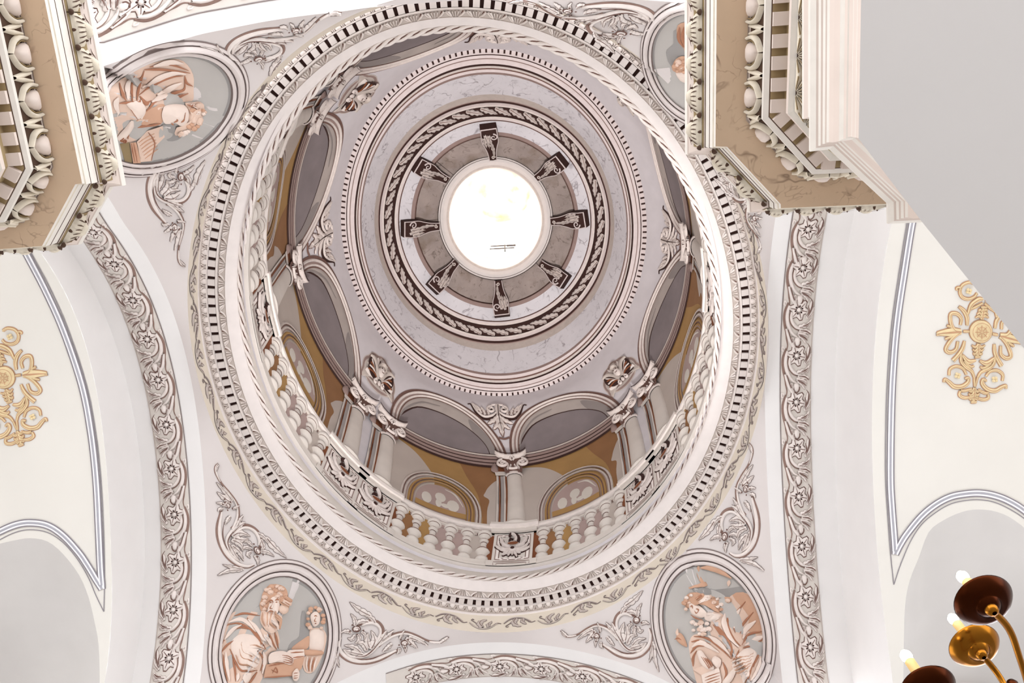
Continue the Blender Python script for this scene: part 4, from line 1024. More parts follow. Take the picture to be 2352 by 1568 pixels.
# lower left: bearded man with a book and a small angel
rL = make_medallion('LL', 'oval medallion of a bearded man with a book and an angel, lower left')
O = OV['LL']; poly, cush, st = figure_tools(O, 470, 1270, 5.26)
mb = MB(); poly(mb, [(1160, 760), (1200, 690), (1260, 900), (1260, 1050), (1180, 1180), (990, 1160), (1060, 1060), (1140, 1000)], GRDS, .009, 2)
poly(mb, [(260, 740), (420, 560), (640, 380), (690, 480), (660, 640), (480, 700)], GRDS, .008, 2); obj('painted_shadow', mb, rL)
fg = MB(); poly(fg, [(340, 715), (480, 702), (672, 735), (690, 880), (760, 960), (840, 930), (882, 960), (900, 1160), (780, 1200), (740, 1400), (650, 1590), (600, 1720), (220, 1720), (150, 1300), (190, 1000), (260, 830)], T2, .010)
for a in ([(250, 870), (400, 850), (520, 905), (640, 990), (722, 1155)], [(195, 1100), (300, 965), (420, 900), (560, 930)], [(188, 1210), (260, 1120), (345, 1060)], [(510, 780), (590, 900), (690, 985)], [(350, 760), (480, 730), (670, 760)], [(560, 940), (660, 1040), (715, 1150)],
          [(640, 1180), (700, 1290), (660, 1420)], [(300, 1160), (380, 1330), (460, 1430), (620, 1410)], [(220, 1230), (240, 1400), (280, 1560)], [(330, 1250), (370, 1420), (380, 1560)], [(620, 1430), (560, 1520), (500, 1600)], [(830, 940), (860, 1050), (880, 1150)], [(770, 970), (800, 1060), (860, 1160)]): st(fg, a, 15, T4, .024)
for a in ([(270, 840), (420, 800), (520, 850), (620, 960)], [(230, 1050), (330, 930), (440, 870)], [(520, 800), (640, 930), (740, 1100)], [(250, 1200), (270, 1380), (310, 1560)], [(690, 1180), (710, 1300), (680, 1450)], [(730, 990), (800, 1130)], [(420, 1460), (400, 1560)], [(540, 1440), (470, 1560)]): st(fg, a, 26, T1, .028)
fig = obj('seated_figure', fg, rL, label='bearded man in a draped robe')
m = MB(); cush(m, [(330, 1060), (420, 985), (560, 985), (650, 1045), (715, 1150), (640, 1190), (650, 1320), (560, 1400), (440, 1410), (370, 1300), (320, 1170)], T1, .014, .06)
for a in ([(420, 1180), (470, 1290), (600, 1320)], [(440, 1090), (480, 1220), (600, 1270)], [(380, 1250), (440, 1360), (580, 1380)], [(560, 1140), (640, 1140), (710, 1150)]): st(m, a, 12, T3, .062, .03)
obj('sleeve', m, fig)
m = MB(); cush(m, [(790, 540), (840, 515), (905, 520), (915, 600), (905, 700), (860, 760), (770, 760), (757, 680), (775, 600)], T1, .02, .055)
cush(m, [(925, 640), (985, 640), (985, 700), (930, 735), (905, 700)], T2, .02, .05)
st(m, [(770, 600), (800, 585), (830, 600)], 12, T4, .06); st(m, [(850, 590), (880, 578), (905, 590)], 12, T4, .06); st(m, [(825, 600), (818, 650), (795, 685), (830, 692)], 10, T4, .062)
cush(m, [(830, 600), (842, 600), (832, 690), (800, 690)], T1, .05, .072, 1)
for x in (800, 872): cush(m, [(x+16*math.cos(t), 612+9*math.sin(t)) for t in np.linspace(0, 5, 7)], T4, .052, .06, 1)
obj('face', m, fig)
m = MB(); cush(m, [(700, 480), (760, 400), (850, 375), (960, 410), (1010, 500), (1010, 600), (1000, 660), (940, 640), (905, 560), (890, 515), (800, 530), (780, 600), (755, 690), (700, 740), (660, 640), (680, 560)], T3, .018, .04)
curls(m, cush, st, [(740, 450), (800, 410), (870, 410), (940, 450), (980, 520), (985, 600), (920, 520), (860, 470), (720, 540), (700, 620), (740, 600), (720, 690), (790, 480), (950, 590)], 42, .04); obj('hair', m, fig)
m = MB(); cush(m, [(690, 700), (760, 720), (810, 735), (860, 742), (915, 760), (905, 850), (850, 930), (780, 965), (710, 900), (672, 820)], T2, .024, .06)
for i in range(7): x = 700+30*i; st(m, [(x, 730), (x+12*math.sin(i), 820), (x+8-(x-790)*.3, 900+10*(i % 2))], 13, T1 if i % 2 else T3, .064, .04)
st(m, [(770, 735), (810, 722), (850, 740)], 10, T4, .066); obj('beard', m, fig)
bk = MB(); poly(bk, [(720, 1340), (1060, 1275), (1195, 1248), (1160, 1390), (1060, 1480), (690, 1502)], T3, .03, 0); poly(bk, [(1010, 1165), (1185, 1158), (1195, 1245), (1060, 1276), (960, 1200)], T1, .034, 0)
for a in ([(700, 1500), (880, 1490), (1055, 1478)], [(745, 1360), (900, 1330), (1050, 1300)], [(1020, 1200), (1185, 1190)], [(1050, 1260), (1190, 1240)], [(780, 1400), (860, 1440), (840, 1380), (800, 1450)]): st(bk, a, 10, T4, .04)
bk_o = obj('book', bk, rL)
m = MB(); cush(m, [(755, 1215), (850, 1178), (960, 1185), (1050, 1250), (1052, 1325), (1000, 1345), (930, 1320), (850, 1312), (750, 1320)], T1, .036, .066)
for i in range(4): st(m, [(900+i*6, 1225+i*26), (980, 1240+i*26), (1045, 1275+i*18)], 9, T4, .07, .05)
cush(m, [(1050, 1430), (1100, 1390), (1130, 1450), (1110, 1530), (1060, 1540), (1040, 1480)], T1, .04, .066)
for i in range(3): st(m, [(1050, 1450+i*30), (1100, 1440+i*30)], 8, T4, .07, .05)
obj('hand', m, fig)
an = MB(); poly(an, [(1265, 930), (1330, 900), (1420, 915), (1470, 1000), (1440, 1180), (1410, 1250), (1340, 1390), (1270, 1450), (1200, 1420), (1180, 1300), (1250, 1180), (1260, 1050)], T2, .014)
poly(an, [(1260, 1000), (1180, 1040), (1040, 1155), (1200, 1165), (1255, 1120)], T3, .012)
cush(an, [(1280, 930), (1420, 930), (1440, 1050), (1410, 1170), (1270, 1160), (1265, 1050)], T1, .016, .045); cush(an, [(1195, 1165), (1410, 1180), (1410, 1225), (1210, 1232)], T3, .02, .055)
for i in range(5): st(an, [(1230+i*30, 1250), (1220+i*24, 1350), (1230+i*18, 1430)], 11, T4 if i % 2 else T1, .036)
ao = obj('angel', an, rL, label='small angel reaching for the book')
m = MB(); cush(m, [(1270, 740), (1340, 700), (1385, 760), (1370, 850), (1310, 885), (1275, 820)], T1, .03, .06); st(m, [(1300, 760), (1320, 752), (1340, 762)], 8, T4, .064); st(m, [(1320, 770), (1305, 815), (1330, 820)], 8, T4, .064); st(m, [(1305, 845), (1330, 840)], 7, T4, .064)
curls(m, cush, st, [(1240, 720), (1270, 670), (1330, 655), (1390, 680), (1420, 750), (1420, 830), (1400, 900), (1235, 790), (1235, 860), (1260, 900), (1370, 700)], 36, .034, (T2, T3, T3)); obj('angel_head', m, ao)
# lower right: long-haired man with a scroll
rR = make_medallion('LR', 'oval medallion of a long-haired man holding a scroll, lower right')
O = OV['LR']; poly, cush, st = figure_tools(O, 1480, 1250, 4.93)
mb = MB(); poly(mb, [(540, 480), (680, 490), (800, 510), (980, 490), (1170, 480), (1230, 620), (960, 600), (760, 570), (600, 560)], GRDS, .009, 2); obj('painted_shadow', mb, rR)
m = MB(); st(m, [(620, 240), (610, 330), (660, 410), (680, 440), (640, 470), (520, 490)], 44, T3, .03); st(m, [(640, 262), (760, 262), (880, 310), (990, 380)], 36, T3, .03); st(m, [(965, 400), (955, 470)], 22, T2, .026)
obj('eagle_wing', m, rR)
fg = MB(); poly(fg, [(980, 580), (1080, 550), (1220, 570), (1330, 800), (1400, 1100), (1390, 1400), (1250, 1640), (950, 1640), (650, 1640), (560, 1430), (510, 1180), (520, 1080), (570, 1020), (700, 1000), (760, 870), (700, 820), (880, 700)], T2, .010)
poly(fg, [(1000, 570), (1200, 560), (1330, 800), (1400, 1000), (1180, 980), (1180, 800)], T3, .013)
for a in ([(960, 760), (930, 900), (990, 1060), (1080, 1160)], [(1150, 640), (1040, 780), (990, 900), (1020, 1010)], [(1240, 760), (1120, 900), (1070, 1020)], [(1340, 980), (1180, 1020), (1090, 1150)], [(790, 900), (880, 1010), (960, 1130), (1010, 1290)], [(570, 1040), (720, 1060), (860, 1160), (1000, 1290)], [(540, 1100), (640, 1090), (760, 1130)], [(530, 1230), (600, 1150), (700, 1150)],
          [(1060, 1200), (1030, 1320), (1080, 1420)], [(1240, 1270), (1200, 1400), (1160, 1560)], [(1370, 1060), (1200, 1150), (1100, 1180)], [(1330, 1180), (1260, 1300), (1220, 1400)], [(560, 1380), (560, 1280), (600, 1200)], [(900, 1330), (940, 1450), (900, 1560)]): st(fg, a, 15, T4, .024)
for a in ([(900, 780), (890, 900), (950, 1050), (1050, 1170)], [(1090, 720), (1010, 850), (1000, 960)], [(1270, 860), (1150, 960), (1100, 1080)], [(1380, 1030), (1240, 1080), (1120, 1160)], [(740, 1030), (860, 1110), (980, 1230)], [(550, 1160), (640, 1110), (740, 1150), (860, 1220)], [(1300, 1300), (1280, 1450), (1220, 1600)], [(1160, 1420), (1140, 1560)]): st(fg, a, 30, T1, .028)
fig = obj('seated_figure', fg, rR, label='long-haired man in a draped robe')
m = MB(); cush(m, [(1030, 1270), (1150, 1180), (1260, 1230), (1220, 1350), (1150, 1480), (1060, 1440), (1010, 1370)], T1, .02, .06)
for i in range(5): st(m, [(1030+i*14, 1300+i*34), (1120, 1300+i*34), (1200-i*8, 1260+i*36)], 11, T3, .064, .036)
obj('sleeve', m, fig)
m = MB(); cush(m, [(510, 640), (570, 650), (640, 690), (720, 760), (700, 810), (640, 830), (560, 800), (520, 730)], T1, .02, .055); cush(m, [(700, 760), (780, 790), (860, 810), (800, 870), (700, 850)], T1, .016, .04)
st(m, [(550, 700), (570, 690), (580, 720)], 9, T4, .06); st(m, [(620, 720), (650, 730), (640, 760)], 9, T4, .06); st(m, [(550, 790), (620, 830), (700, 850)], 9, T4, .058); st(m, [(600, 740), (620, 770), (650, 750)], 7, T4, .06)
obj('face', m, fig)
m = MB(); cush(m, [(480, 580), (560, 540), (680, 580), (800, 600), (960, 590), (990, 640), (880, 720), (830, 780), (720, 720), (620, 660), (560, 660), (510, 720), (470, 700), (450, 640)], T3, .018, .045)
curls(m, cush, st, [(500, 600), (470, 660), (490, 730), (560, 570), (640, 600), (720, 620), (800, 640), (880, 640), (950, 630), (850, 700), (840, 760), (760, 680), (680, 640)], 36, .044, (T1, T3, T2)); obj('hair', m, fig)
m = MB(); curls(m, cush, st, [(600, 900), (660, 880), (730, 890), (570, 970), (640, 960), (700, 960), (640, 1010), (700, 1010), (750, 950), (560, 880)], 40, .03, (T1, T2, T1)); obj('beard', m, fig)
m = MB(); cush(m, [(610, 1220), (660, 1200), (720, 1280), (800, 1380), (790, 1420), (700, 1400), (640, 1330)], T1, .03, .06)
for i in range(4): st(m, [(670+i*22, 1270+i*6), (720+i*20, 1340), (760+i*14, 1410-i*10)], 8, T4, .064, .05)
cush(m, [(1030, 1400), (1060, 1430), (1010, 1540), (930, 1600), (900, 1560), (960, 1480)], T1, .03, .058); obj('hand', m, fig)
m = MB(); poly(m, [(560, 1420), (680, 1370), (800, 1420), (660, 1480)], T2, .028, 0); poly(m, [(660, 1480), (860, 1390), (890, 1540), (870, 1640), (680, 1640)], T1, .03, 0); cush(m, [(780, 1290), (830, 1260), (890, 1310), (860, 1400), (790, 1350)], T1, .03, .06)
for i in range(4): st(m, [(700, 1510+i*34), (780, 1480+i*34), (870, 1450+i*34)], 7, T4, .036)
obj('scroll', m, rR)
m = MB(); cush(m, [(365, 1070), (390, 1000), (440, 1020), (480, 1100), (490, 1160), (420, 1130)], T3, .02, .05); st(m, [(390, 950), (385, 1010), (430, 1040)], 18, T2, .04); st(m, [(360, 1075), (400, 1060), (440, 1080)], 9, T4, .055); obj('eagle_head', m, rR)
# upper left: curly-haired man bending over a book
rU = make_medallion('UL', 'oval medallion of a curly-haired man bent over a book, upper left')
O = OV['UL']; poly, cush, st = figure_tools(O, 230, 90, 4.9)
mb = MB(); poly(mb, [(690, 960), (840, 960), (850, 1080), (930, 1080), (860, 1130), (760, 1140), (720, 1080)], GRDS, .009, 2); obj('painted_shadow', mb, rU)
fg = MB(); poly(fg, [(100, 560), (300, 400), (500, 290), (760, 220), (930, 240), (1040, 390), (1045, 560), (1040, 680), (960, 700), (760, 730), (690, 930), (520, 980), (400, 1130), (210, 1160), (150, 1000), (60, 700)], T2, .010)
poly(fg, [(500, 800), (650, 740), (720, 760), (690, 930), (560, 970), (340, 980), (420, 890)], T3, .014)
for a in ([(420, 640), (600, 500), (780, 420), (920, 400)], [(350, 690), (340, 540), (370, 400)], [(400, 690), (420, 560), (480, 340)], [(280, 680), (230, 600), (200, 500)], [(540, 300), (760, 270), (980, 340)], [(480, 330), (700, 330), (1000, 370)], [(640, 690), (800, 600), (930, 560), (940, 460)], [(500, 800), (620, 700), (780, 640), (920, 610)], [(290, 700), (360, 800), (400, 880)], [(200, 710), (310, 700), (440, 690)],
          [(350, 980), (500, 960), (670, 940)], [(310, 1010), (300, 1110)], [(430, 650), (500, 720), (560, 700)], [(940, 400), (960, 480), (1030, 520)], [(700, 690), (850, 650), (980, 600)]): st(fg, a, 15, T4, .024)
for a in ([(450, 560), (640, 430), (820, 370), (950, 380)], [(300, 660), (290, 540), (330, 430)], [(620, 640), (780, 540), (900, 480)], [(580, 290), (780, 245), (920, 260)], [(560, 720), (700, 650), (880, 620)], [(430, 700), (470, 780), (450, 880)], [(190, 640), (160, 720), (200, 840)]): st(fg, a, 32, T1, .028)
fig = obj('bending_figure', fg, rU, label='man in a loose cloak bending down')
m = MB(); cush(m, [(700, 770), (800, 740), (930, 750), (980, 820), (970, 930), (900, 970), (830, 930), (720, 940), (680, 860)], T1, .02, .055)
for a in ([(870, 900), (900, 880), (910, 850)], [(790, 900), (830, 880), (820, 860)], [(760, 910), (790, 930)], [(930, 760), (980, 770), (1000, 740)]): st(m, a, 11, T4, .06)
obj('face', m, fig)
m = MB(); cush(m, [(940, 720), (1050, 690), (1140, 710), (1170, 790), (1120, 920), (1040, 1010), (900, 1060), (840, 1060), (850, 980), (960, 950), (985, 830)], T2, .018, .04)
curls(m, cush, st, [(1010, 740), (1080, 730), (1140, 770), (1130, 850), (1090, 920), (1030, 980), (960, 1010), (890, 1030), (1010, 810), (1060, 840), (1020, 900), (970, 960)], 42, .04, (T1, T2, T3)); obj('hair', m, fig)
m = MB(); cush(m, [(350, 890), (380, 940), (300, 1060), (220, 1140), (180, 1090), (270, 980)], T1, .02, .05)
for i in range(3): st(m, [(230+i*20, 1080+i*14), (200+i*22, 1130+i*6)], 8, T4, .056, .03)
cush(m, [(280, 700), (450, 690), (500, 800), (420, 890), (340, 790)], T1, .016, .05); obj('sleeve', m, fig)
m = MB(); poly(m, [(520, 1010), (690, 960), (720, 1080), (620, 1180), (560, 1360), (440, 1370), (400, 1140)], T2, .022, 0); poly(m, [(320, 1150), (390, 1140), (440, 1380), (350, 1390)], T3, .026, 0); poly(m, [(210, 1170), (320, 1150), (350, 1390), (250, 1390)], ENT_O, .014, 0)
for i in range(6): st(m, [(420+i*14, 1150+i*36), (500+i*14, 1090+i*36), (600+i*8, 1040+i*36)], 8, T3, .028)
for a in ([(335, 1160), (370, 1370)], [(360, 1150), (400, 1370)], [(530, 1020), (600, 1150), (560, 1350)]): st(m, a, 8, T4, .032)
obj('book', m, rU)
# upper right: only its left half shows beside the cornice
rV = make_medallion('UR', 'oval medallion half hidden behind the right pier cornice, upper right')
O = OV['UR']; poly, cush, st = figure_tools(O, 1470, 20, 6.03)
mb = MB(); poly(mb, [(470, 300), (470, 480), (380, 560), (370, 640), (440, 800), (620, 800), (620, 300)], GRDS, .009, 2); obj('painted_shadow', mb, rV)
fg = MB(); poly(fg, [(530, 220), (700, 180), (900, 300), (1000, 700), (900, 1000), (700, 1050), (620, 560), (530, 420)], T3, .012); 
for a in ([(560, 240), (545, 400), (610, 520)], [(620, 240), (600, 400), (650, 560)]): st(fg, a, 24, T4, .024)
fig = obj('bending_figure', fg, rV, label='bowed man in an ochre cloak')
m = MB(); cush(m, [(500, 860), (620, 820), (700, 900), (680, 1020), (560, 980)], T1, .016, .045); obj('face', m, fig)
m = MB(); cush(m, [(450, 800), (510, 680), (620, 640), (720, 700), (700, 840), (600, 880), (490, 860)], T3, .018, .05); curls(m, cush, st, [(500, 760), (560, 700), (630, 690), (540, 820), (600, 770), (680, 760), (640, 840)], 46, .048, (T3, T2, T3)); obj('hair', m, fig)
# ---- acanthus scrolls: drawn once, laid out by three anchor points each (boss, tail tip, belly)
SRC = np.array([(1310., 540.), (60., 710.), (1200., 1150.)])
def make_scroll(dst, label, loc_px):
    D_ = np.array(dst, float); Mx = np.linalg.solve(np.hstack([SRC, np.ones((3, 1))]), D_)
    f = lambda p: np.array([p[0], p[1], 1.0]) @ Mx
    k = math.sqrt(abs(np.linalg.det(Mx[:2]))); s = lambda v: v*k
    r = root('acanthus_scroll', tuple(pend_mp(*loc_px)), label, 'scroll ornament', 'acanthus scrolls beside the medallions')
    T_ = lambda *pts: [f(p) for p in pts]
    A_ = [s(v) for v in (34, 46, 46, 40, 30, 22)]
    mb = MB()
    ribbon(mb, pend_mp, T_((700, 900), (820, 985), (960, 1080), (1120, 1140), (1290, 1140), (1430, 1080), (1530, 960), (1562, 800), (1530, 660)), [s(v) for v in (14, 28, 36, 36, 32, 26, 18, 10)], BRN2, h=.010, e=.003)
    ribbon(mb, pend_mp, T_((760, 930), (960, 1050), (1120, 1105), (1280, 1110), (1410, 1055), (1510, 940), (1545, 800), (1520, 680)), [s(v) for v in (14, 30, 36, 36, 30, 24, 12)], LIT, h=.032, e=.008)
    ribbon(mb, pend_mp, T_((980, 780), (1060, 900), (1160, 1000), (1290, 1050), (1400, 1010), (1480, 900)), [s(v) for v in (16, 26, 30, 28, 20, 10)], LIT, h=.036, e=.01)
    line(mb, pend_mp, T_((900, 960), (1080, 1060), (1230, 1080), (1360, 1040)), [s(v) for v in (3, 10, 8, 3)], BRN, h=.034)
    line(mb, pend_mp, T_((1020, 800), (1100, 930), (1200, 1020), (1320, 1030)), [s(v) for v in (3, 9, 8, 3)], BRN, h=.038)
    ribbon(mb, pend_mp, T_((1080, 880), (1000, 760), (950, 620), (965, 500), (1040, 415), (1150, 400), (1260, 450), (1330, 530)), [s(v) for v in (20, 27, 24, 26, 33, 31, 22, 10)], BRN2, h=.012, e=.004)
    ribbon(mb, pend_mp, T_((1100, 870), (1030, 760), (985, 620), (1000, 510), (1060, 440), (1150, 425), (1240, 470)), [s(v) for v in (16, 22, 20, 22, 26, 24, 10)], LIT, h=.034, e=.012)
    ribbon(mb, pend_mp, T_((1000, 860), (930, 740), (800, 640), (650, 600), (500, 660), (380, 740), (300, 780), (180, 800), (100, 770), (50, 700)), [s(v) for v in (20, 25, 21, 17, 15, 15, 18, 20, 13, 4)], BRN2, h=.010, e=.003)
    ribbon(mb, pend_mp, T_((1010, 850), (920, 755), (800, 665), (650, 625), (510, 680), (390, 755)), [s(v) for v in (14, 18, 16, 13, 12, 8)], LIT, h=.03, e=.01)
    ribbon(mb, pend_mp, T_((320, 775), (210, 792), (120, 775), (60, 712)), [s(v) for v in (8, 14, 10, 3)], LIT, h=.028, e=.008)
    obj('scroll_stem', mb, r)
    mb = MB()
    for base, mid, tip, wd in (((1110, 900), (1060, 740), (1110, 560), 70), ((1130, 880), (1160, 760), (1150, 600), 60), ((1050, 850), (960, 700), (900, 560), 62), ((980, 760), (880, 660), (800, 560), 40), ((1160, 930), (1220, 800), (1330, 780), 54), ((1240, 960), (1340, 860), (1470, 830), 50), ((1200, 1000), (1380, 950), (1490, 900), 46),
                               ((1150, 400), (1260, 400), (1330, 470), 50), ((1060, 430), (1120, 330), (1210, 290), 44), ((1120, 300), (1280, 190), (1420, 40), 62), ((1330, 480), (1340, 360), (1400, 250), 42), ((1380, 600), (1450, 570), (1530, 600), 40), ((1330, 640), (1370, 720), (1430, 690), 38), ((1290, 620), (1270, 720), (1320, 800), 38), ((1250, 580), (1190, 640), (1200, 720), 34),
                               ((640, 700), (560, 800), (470, 900), 56), ((600, 680), (480, 740), (330, 850), 50), ((690, 780), (640, 880), (630, 980), 36), ((720, 880), (720, 950), (760, 1000), 34), ((820, 800), (880, 880), (950, 950), 40), ((720, 720), (690, 640), (660, 560), 30),
                               ((1590, 880), (1560, 1080), (1520, 1230), 38), ((1600, 920), (1610, 1150), (1680, 1390), 44), ((180, 800), (110, 740), (70, 690), 26)):
        leaf(mb, pend_mp, T_(base, mid, tip), s(wd), LIT, lobes=4, h=.034, dark=FRMD, ex=s(9), e=.006, vein=BRN)
    obj('acanthus_leaves', mb, r)
    mb = MB()
    for (x, y), R_ in (((1315, 530), 44), ((655, 790), 38)):
        blob(mb, pend_mp, [f((x+R_*1.4*math.cos(t), y+R_*1.4*math.sin(t))) for t in np.linspace(0, 5.8, 12)], BRN, .02, .026, n=0)
        blob(mb, pend_mp, [f((x+R_*math.cos(t), y+R_*math.sin(t))) for t in np.linspace(0, 5.8, 12)], LIT, .026, .052, n=0)
        line(mb, pend_mp, [f(p) for p in spiral(x, y, R_*.8, R_*.15, .5, 1.3, 14)], s(6), BRN, h=.05, raw=True)
        for k5 in range(5):
            a = .4+1.25*k5; blob(mb, pend_mp, [f((x+R_*2.2*math.cos(a)+14*math.cos(t), y+R_*2.2*math.sin(a)+14*math.sin(t))) for t in np.linspace(0, 5, 6)], BRN, .03, .036, n=0)
    obj('boss', mb, r)
SCR = [([(1462, 1425), (1288, 1449), (1447, 1510)], 'acanthus scroll trailing left from the lower right medallion', (1440, 1440)),
       ([(818.6, 1444.7), (1030, 1463), (834, 1521.5)], 'acanthus scroll trailing right from the lower left medallion', (850, 1440)),
       ([(588, 1263), (500, 1064), (504, 1245)], 'acanthus scroll climbing above the lower left medallion', (560, 1220)),
       ([(1666.6, 1230), (1721, 1017), (1741, 1222)], 'acanthus scroll climbing above the lower right medallion', (1700, 1180)),
       ([(591.5, 132), (782, 28), (556, 82)], 'acanthus scroll trailing right from the upper left medallion', (620, 105)),
       ([(412, 405), (424, 612), (340, 448)], 'acanthus scroll hanging below the upper left medallion', (400, 450)),
       ([(1428, 73), (1168, 6), (1452, 12)], 'acanthus scroll trailing left from the upper right medallion', (1390, 60)),
       ([(1690, 415), (1741, 583), (1752, 420)], 'acanthus leaf tail showing under the right pier cornice', (1735, 520))]
for d_, l_, p_ in SCR: make_scroll(d_, l_, p_)
# ------------------------------------------------------------------ pier entablatures, gallery, cartouches, frames, candelabrum
def offset_path(P, d, ref):
    """mitred offset of a plan polyline by d towards the wall side; beyond 0.1 m the short returns close up"""
    if d > .1 and len(P) > 4:
        keep = [0]; i = 0; segs = [(P[k], P[k+1], (P[k+1]-P[k]).length) for k in range(len(P)-1)]
        longs = [k for k, s_ in enumerate(segs) if s_[2] > .16]
        Q = [P[0]]; cnt = [1]
        for a, b in zip(longs[:-1], longs[1:]):
            (p, q, _), (r_, u_, _) = segs[a], segs[b]; e1 = (q-p).normalized(); e2 = (u_-r_).normalized()
            den = e1.x*e2.y-e1.y*e2.x; w_ = r_-p; t = (w_.x*e2.y-w_.y*e2.x)/den; Q.append(p+e1*t); cnt.append(b-a)
        Q.append(P[-1]); cnt.append(1)
        O = offset_path(Q, d, ref) if len(Q) <= 4 else _off(Q, d, ref)
        return [o for o, c in zip(O, cnt) for _ in range(c)]
    return _off(P, d, ref)
def _off(P, d, ref):
    n = []
    for a, b in zip(P[:-1], P[1:]):
        t = (b-a).normalized(); n.append(Vector((-t.y, t.x)))
    s = 1 if n[0].dot(ref-P[0]) > 0 else -1          # the wall side is chosen once, from the first edge
    out = []
    for i, p in enumerate(P):
        if i == 0: v = n[0]
        elif i == len(P)-1: v = n[-1]
        else: v = (n[i-1]+n[i])/(1+n[i-1].dot(n[i]))
        out.append(p+v*s*d)
    return out
def sweep(mb, P, prof, ref):
    for (d0, z0, m_), (d1, z1, _) in zip(prof[:-1], prof[1:]):
        a = [Vector((p.x, p.y, z0)) for p in offset_path(P, d0, ref)]; b = [Vector((p.x, p.y, z1)) for p in offset_path(P, d1, ref)]
        for i in range(len(P)-1): mb.add([a[i], a[i+1], b[i+1], b[i]], [(0, 1, 2, 3)], m_, False)
def run_units(P, ref, d0, z0, d1, z1, pitch, me, name, parent, k0=0, jit=None, keep=None):
    """alike carved pieces along every straight run of a strip of the profile"""
    A = offset_path(P, d0, ref); B = offset_path(P, d1, ref)
    for i in range(len(P)-1):
        a0, a1 = Vector((A[i].x, A[i].y, z0)), Vector((A[i+1].x, A[i+1].y, z0)); b0, b1 = Vector((B[i].x, B[i].y, z1)), Vector((B[i+1].x, B[i+1].y, z1))
        L = (a1-a0).length
        if L < pitch*.55: continue
        n = max(1, round(L/pitch)); x = (a1-a0).normalized(); y = (b0+b1-a0-a1); y = (y-x*y.dot(x)).normalized(); z = x.cross(y)
        out = Vector((ref.x, ref.y, 0))-(a0+a1)/2
        if z.z > .02 or (abs(z.z) <= .02 and z.dot(out) > 0): z = -z; x = -x
        H = ((b0+b1)/2-(a0+a1)/2).length
        for k in range(n):
            c = a0.lerp(a1, (k+.5)/n)
            q = proj(c)
            if not (-120 < q[0] < 2470 and -160 < q[1] < 1650): continue
            if keep and not keep(q): continue
            inst(name, me, frame(c, x*(L/n/pitch), y, z), parent)
def acanthus_build(m_, W=.2, H=.19):
    fill(m_, ident, [(-W*.5, 0), (W*.5, 0), (W*.5, H*.66), (-W*.5, H*.66)], ENT_O, .002)
    top = [(-.098, .02), (-.094, .085), (-.08, .10), (-.086, .125), (-.062, .118), (-.05, .142), (-.03, .126), (-.008, .152), (.012, .13), (.034, .148), (.046, .122), (.07, .134), (.072, .105), (.092, .10), (.098, .02)]
    blob(m_, ident, top, ENT_L, .004, .04, n=0, c=(0, .05))
    blob(m_, ident, [(-.03, .095), (.0, .09), (.035, .10), (.05, .135), (.03, .162), (.0, .15), (-.025, .16), (-.045, .13)], ENT_L, .02, .052, n=1)
    for k in range(6):
        x = -.075+.03*k
        line(m_, ident, [(x, .02), (x*.9, .055), (x*.72, .09)], [.002, .0042, .0015], ENT_D, h=.046-.25*abs(x)*abs(x)*8, n=3)
    for (x, y, r_) in ((-.096, .012, .017), (.096, .012, .017), (0, .004, .010), (-.058, .1, .008), (.06, .098, .008)):
        blob(m_, ident, [(x+r_*math.cos(t), y+r_*math.sin(t)) for t in np.linspace(0, 5.4, 8)], ENT_D, .02, .042, n=0)
    line(m_, ident, [(-.09, .14), (-.06, .15), (-.04, .168), (-.01, .165), (.02, .175), (.05, .155), (.08, .15)], [.002, .005, .003, .005, .003, .005, .002], ENT_D, h=.012, n=3)  # painted shadow line at the curling leaf tips
def egg2_build(m_, W=.26, H=.155):
    fill(m_, ident, [(-W*.5, 0), (W*.5, 0), (W*.5, H), (-W*.5, H)], ENT_D, .001)
    blob(m_, ident, [(-.052, .0), (.052, .0), (.058, .03), (.044, .075), (0, .112), (-.044, .075), (-.058, .03)], ENT_P, .004, .055, n=2)
    for s_ in (-1, 1):
        ribbon(m_, ident, [(s_*.083, .0), (s_*.088, .045), (s_*.062, .10), (0, .142)], [.014, .017, .015, .01], ENT_L, h=.04, e=.004, n=4)
        ribbon(m_, ident, [(s_*.13, .15), (s_*.118, .08), (s_*.108, .02)], [.012, .016, .012], ENT_L, h=.03, e=.003, n=3)
        ribbon(m_, ident, [(s_*.066, .0), (s_*.07, .045), (s_*.046, .09)], [.004, .005, .003], ENT_O, h=.03, e=.004, n=3)
def star_build(m_):
    blob(m_, ident, [(-.03, 0), (-.012, .03), (-.04, .05), (-.014, .068), (0, .12), (.014, .068), (.04, .05), (.012, .03), (.03, 0)], ENT_L, .004, .035, n=0)
def palm_build(m_, W=.2, H=.17):
    fill(m_, ident, [(-W*.5, .0), (W*.5, .0), (W*.5, H), (-W*.5, H)], ENT_D, .001)
    for k in range(7):
        a = PI*(.06+.88*k/6); c_, s_ = math.cos(a), math.sin(a); R_ = .105+.06*s_
        ribbon(m_, ident, [(.012*c_, .012*s_), (R_*.5*c_, .0+R_*.5*s_), (R_*.86*c_, R_*.86*s_), (R_*c_, R_*s_)], [.005, .017, .024, .012], ENT_L, h=.04, e=.004, n=4)
        ribbon(m_, ident, [(.2*R_*c_, .2*R_*s_), (R_*.8*c_, R_*.8*s_)], [.003, .008], ENT_O, h=.042, e=.03, n=3)
def dent3_build(m_): m_.box(ident, -.037, .037, 0, .085, -.03, .035, ENT_P)
ME_AC, ME_EG, ME_ST, ME_PA, ME_DE = piece('acanthus_leaf', acanthus_build), piece('egg', egg2_build), piece('dart', star_build), piece('palmette', palm_build), piece('dentil', dent3_build)
def v2(p): return Vector((p.x, p.y))
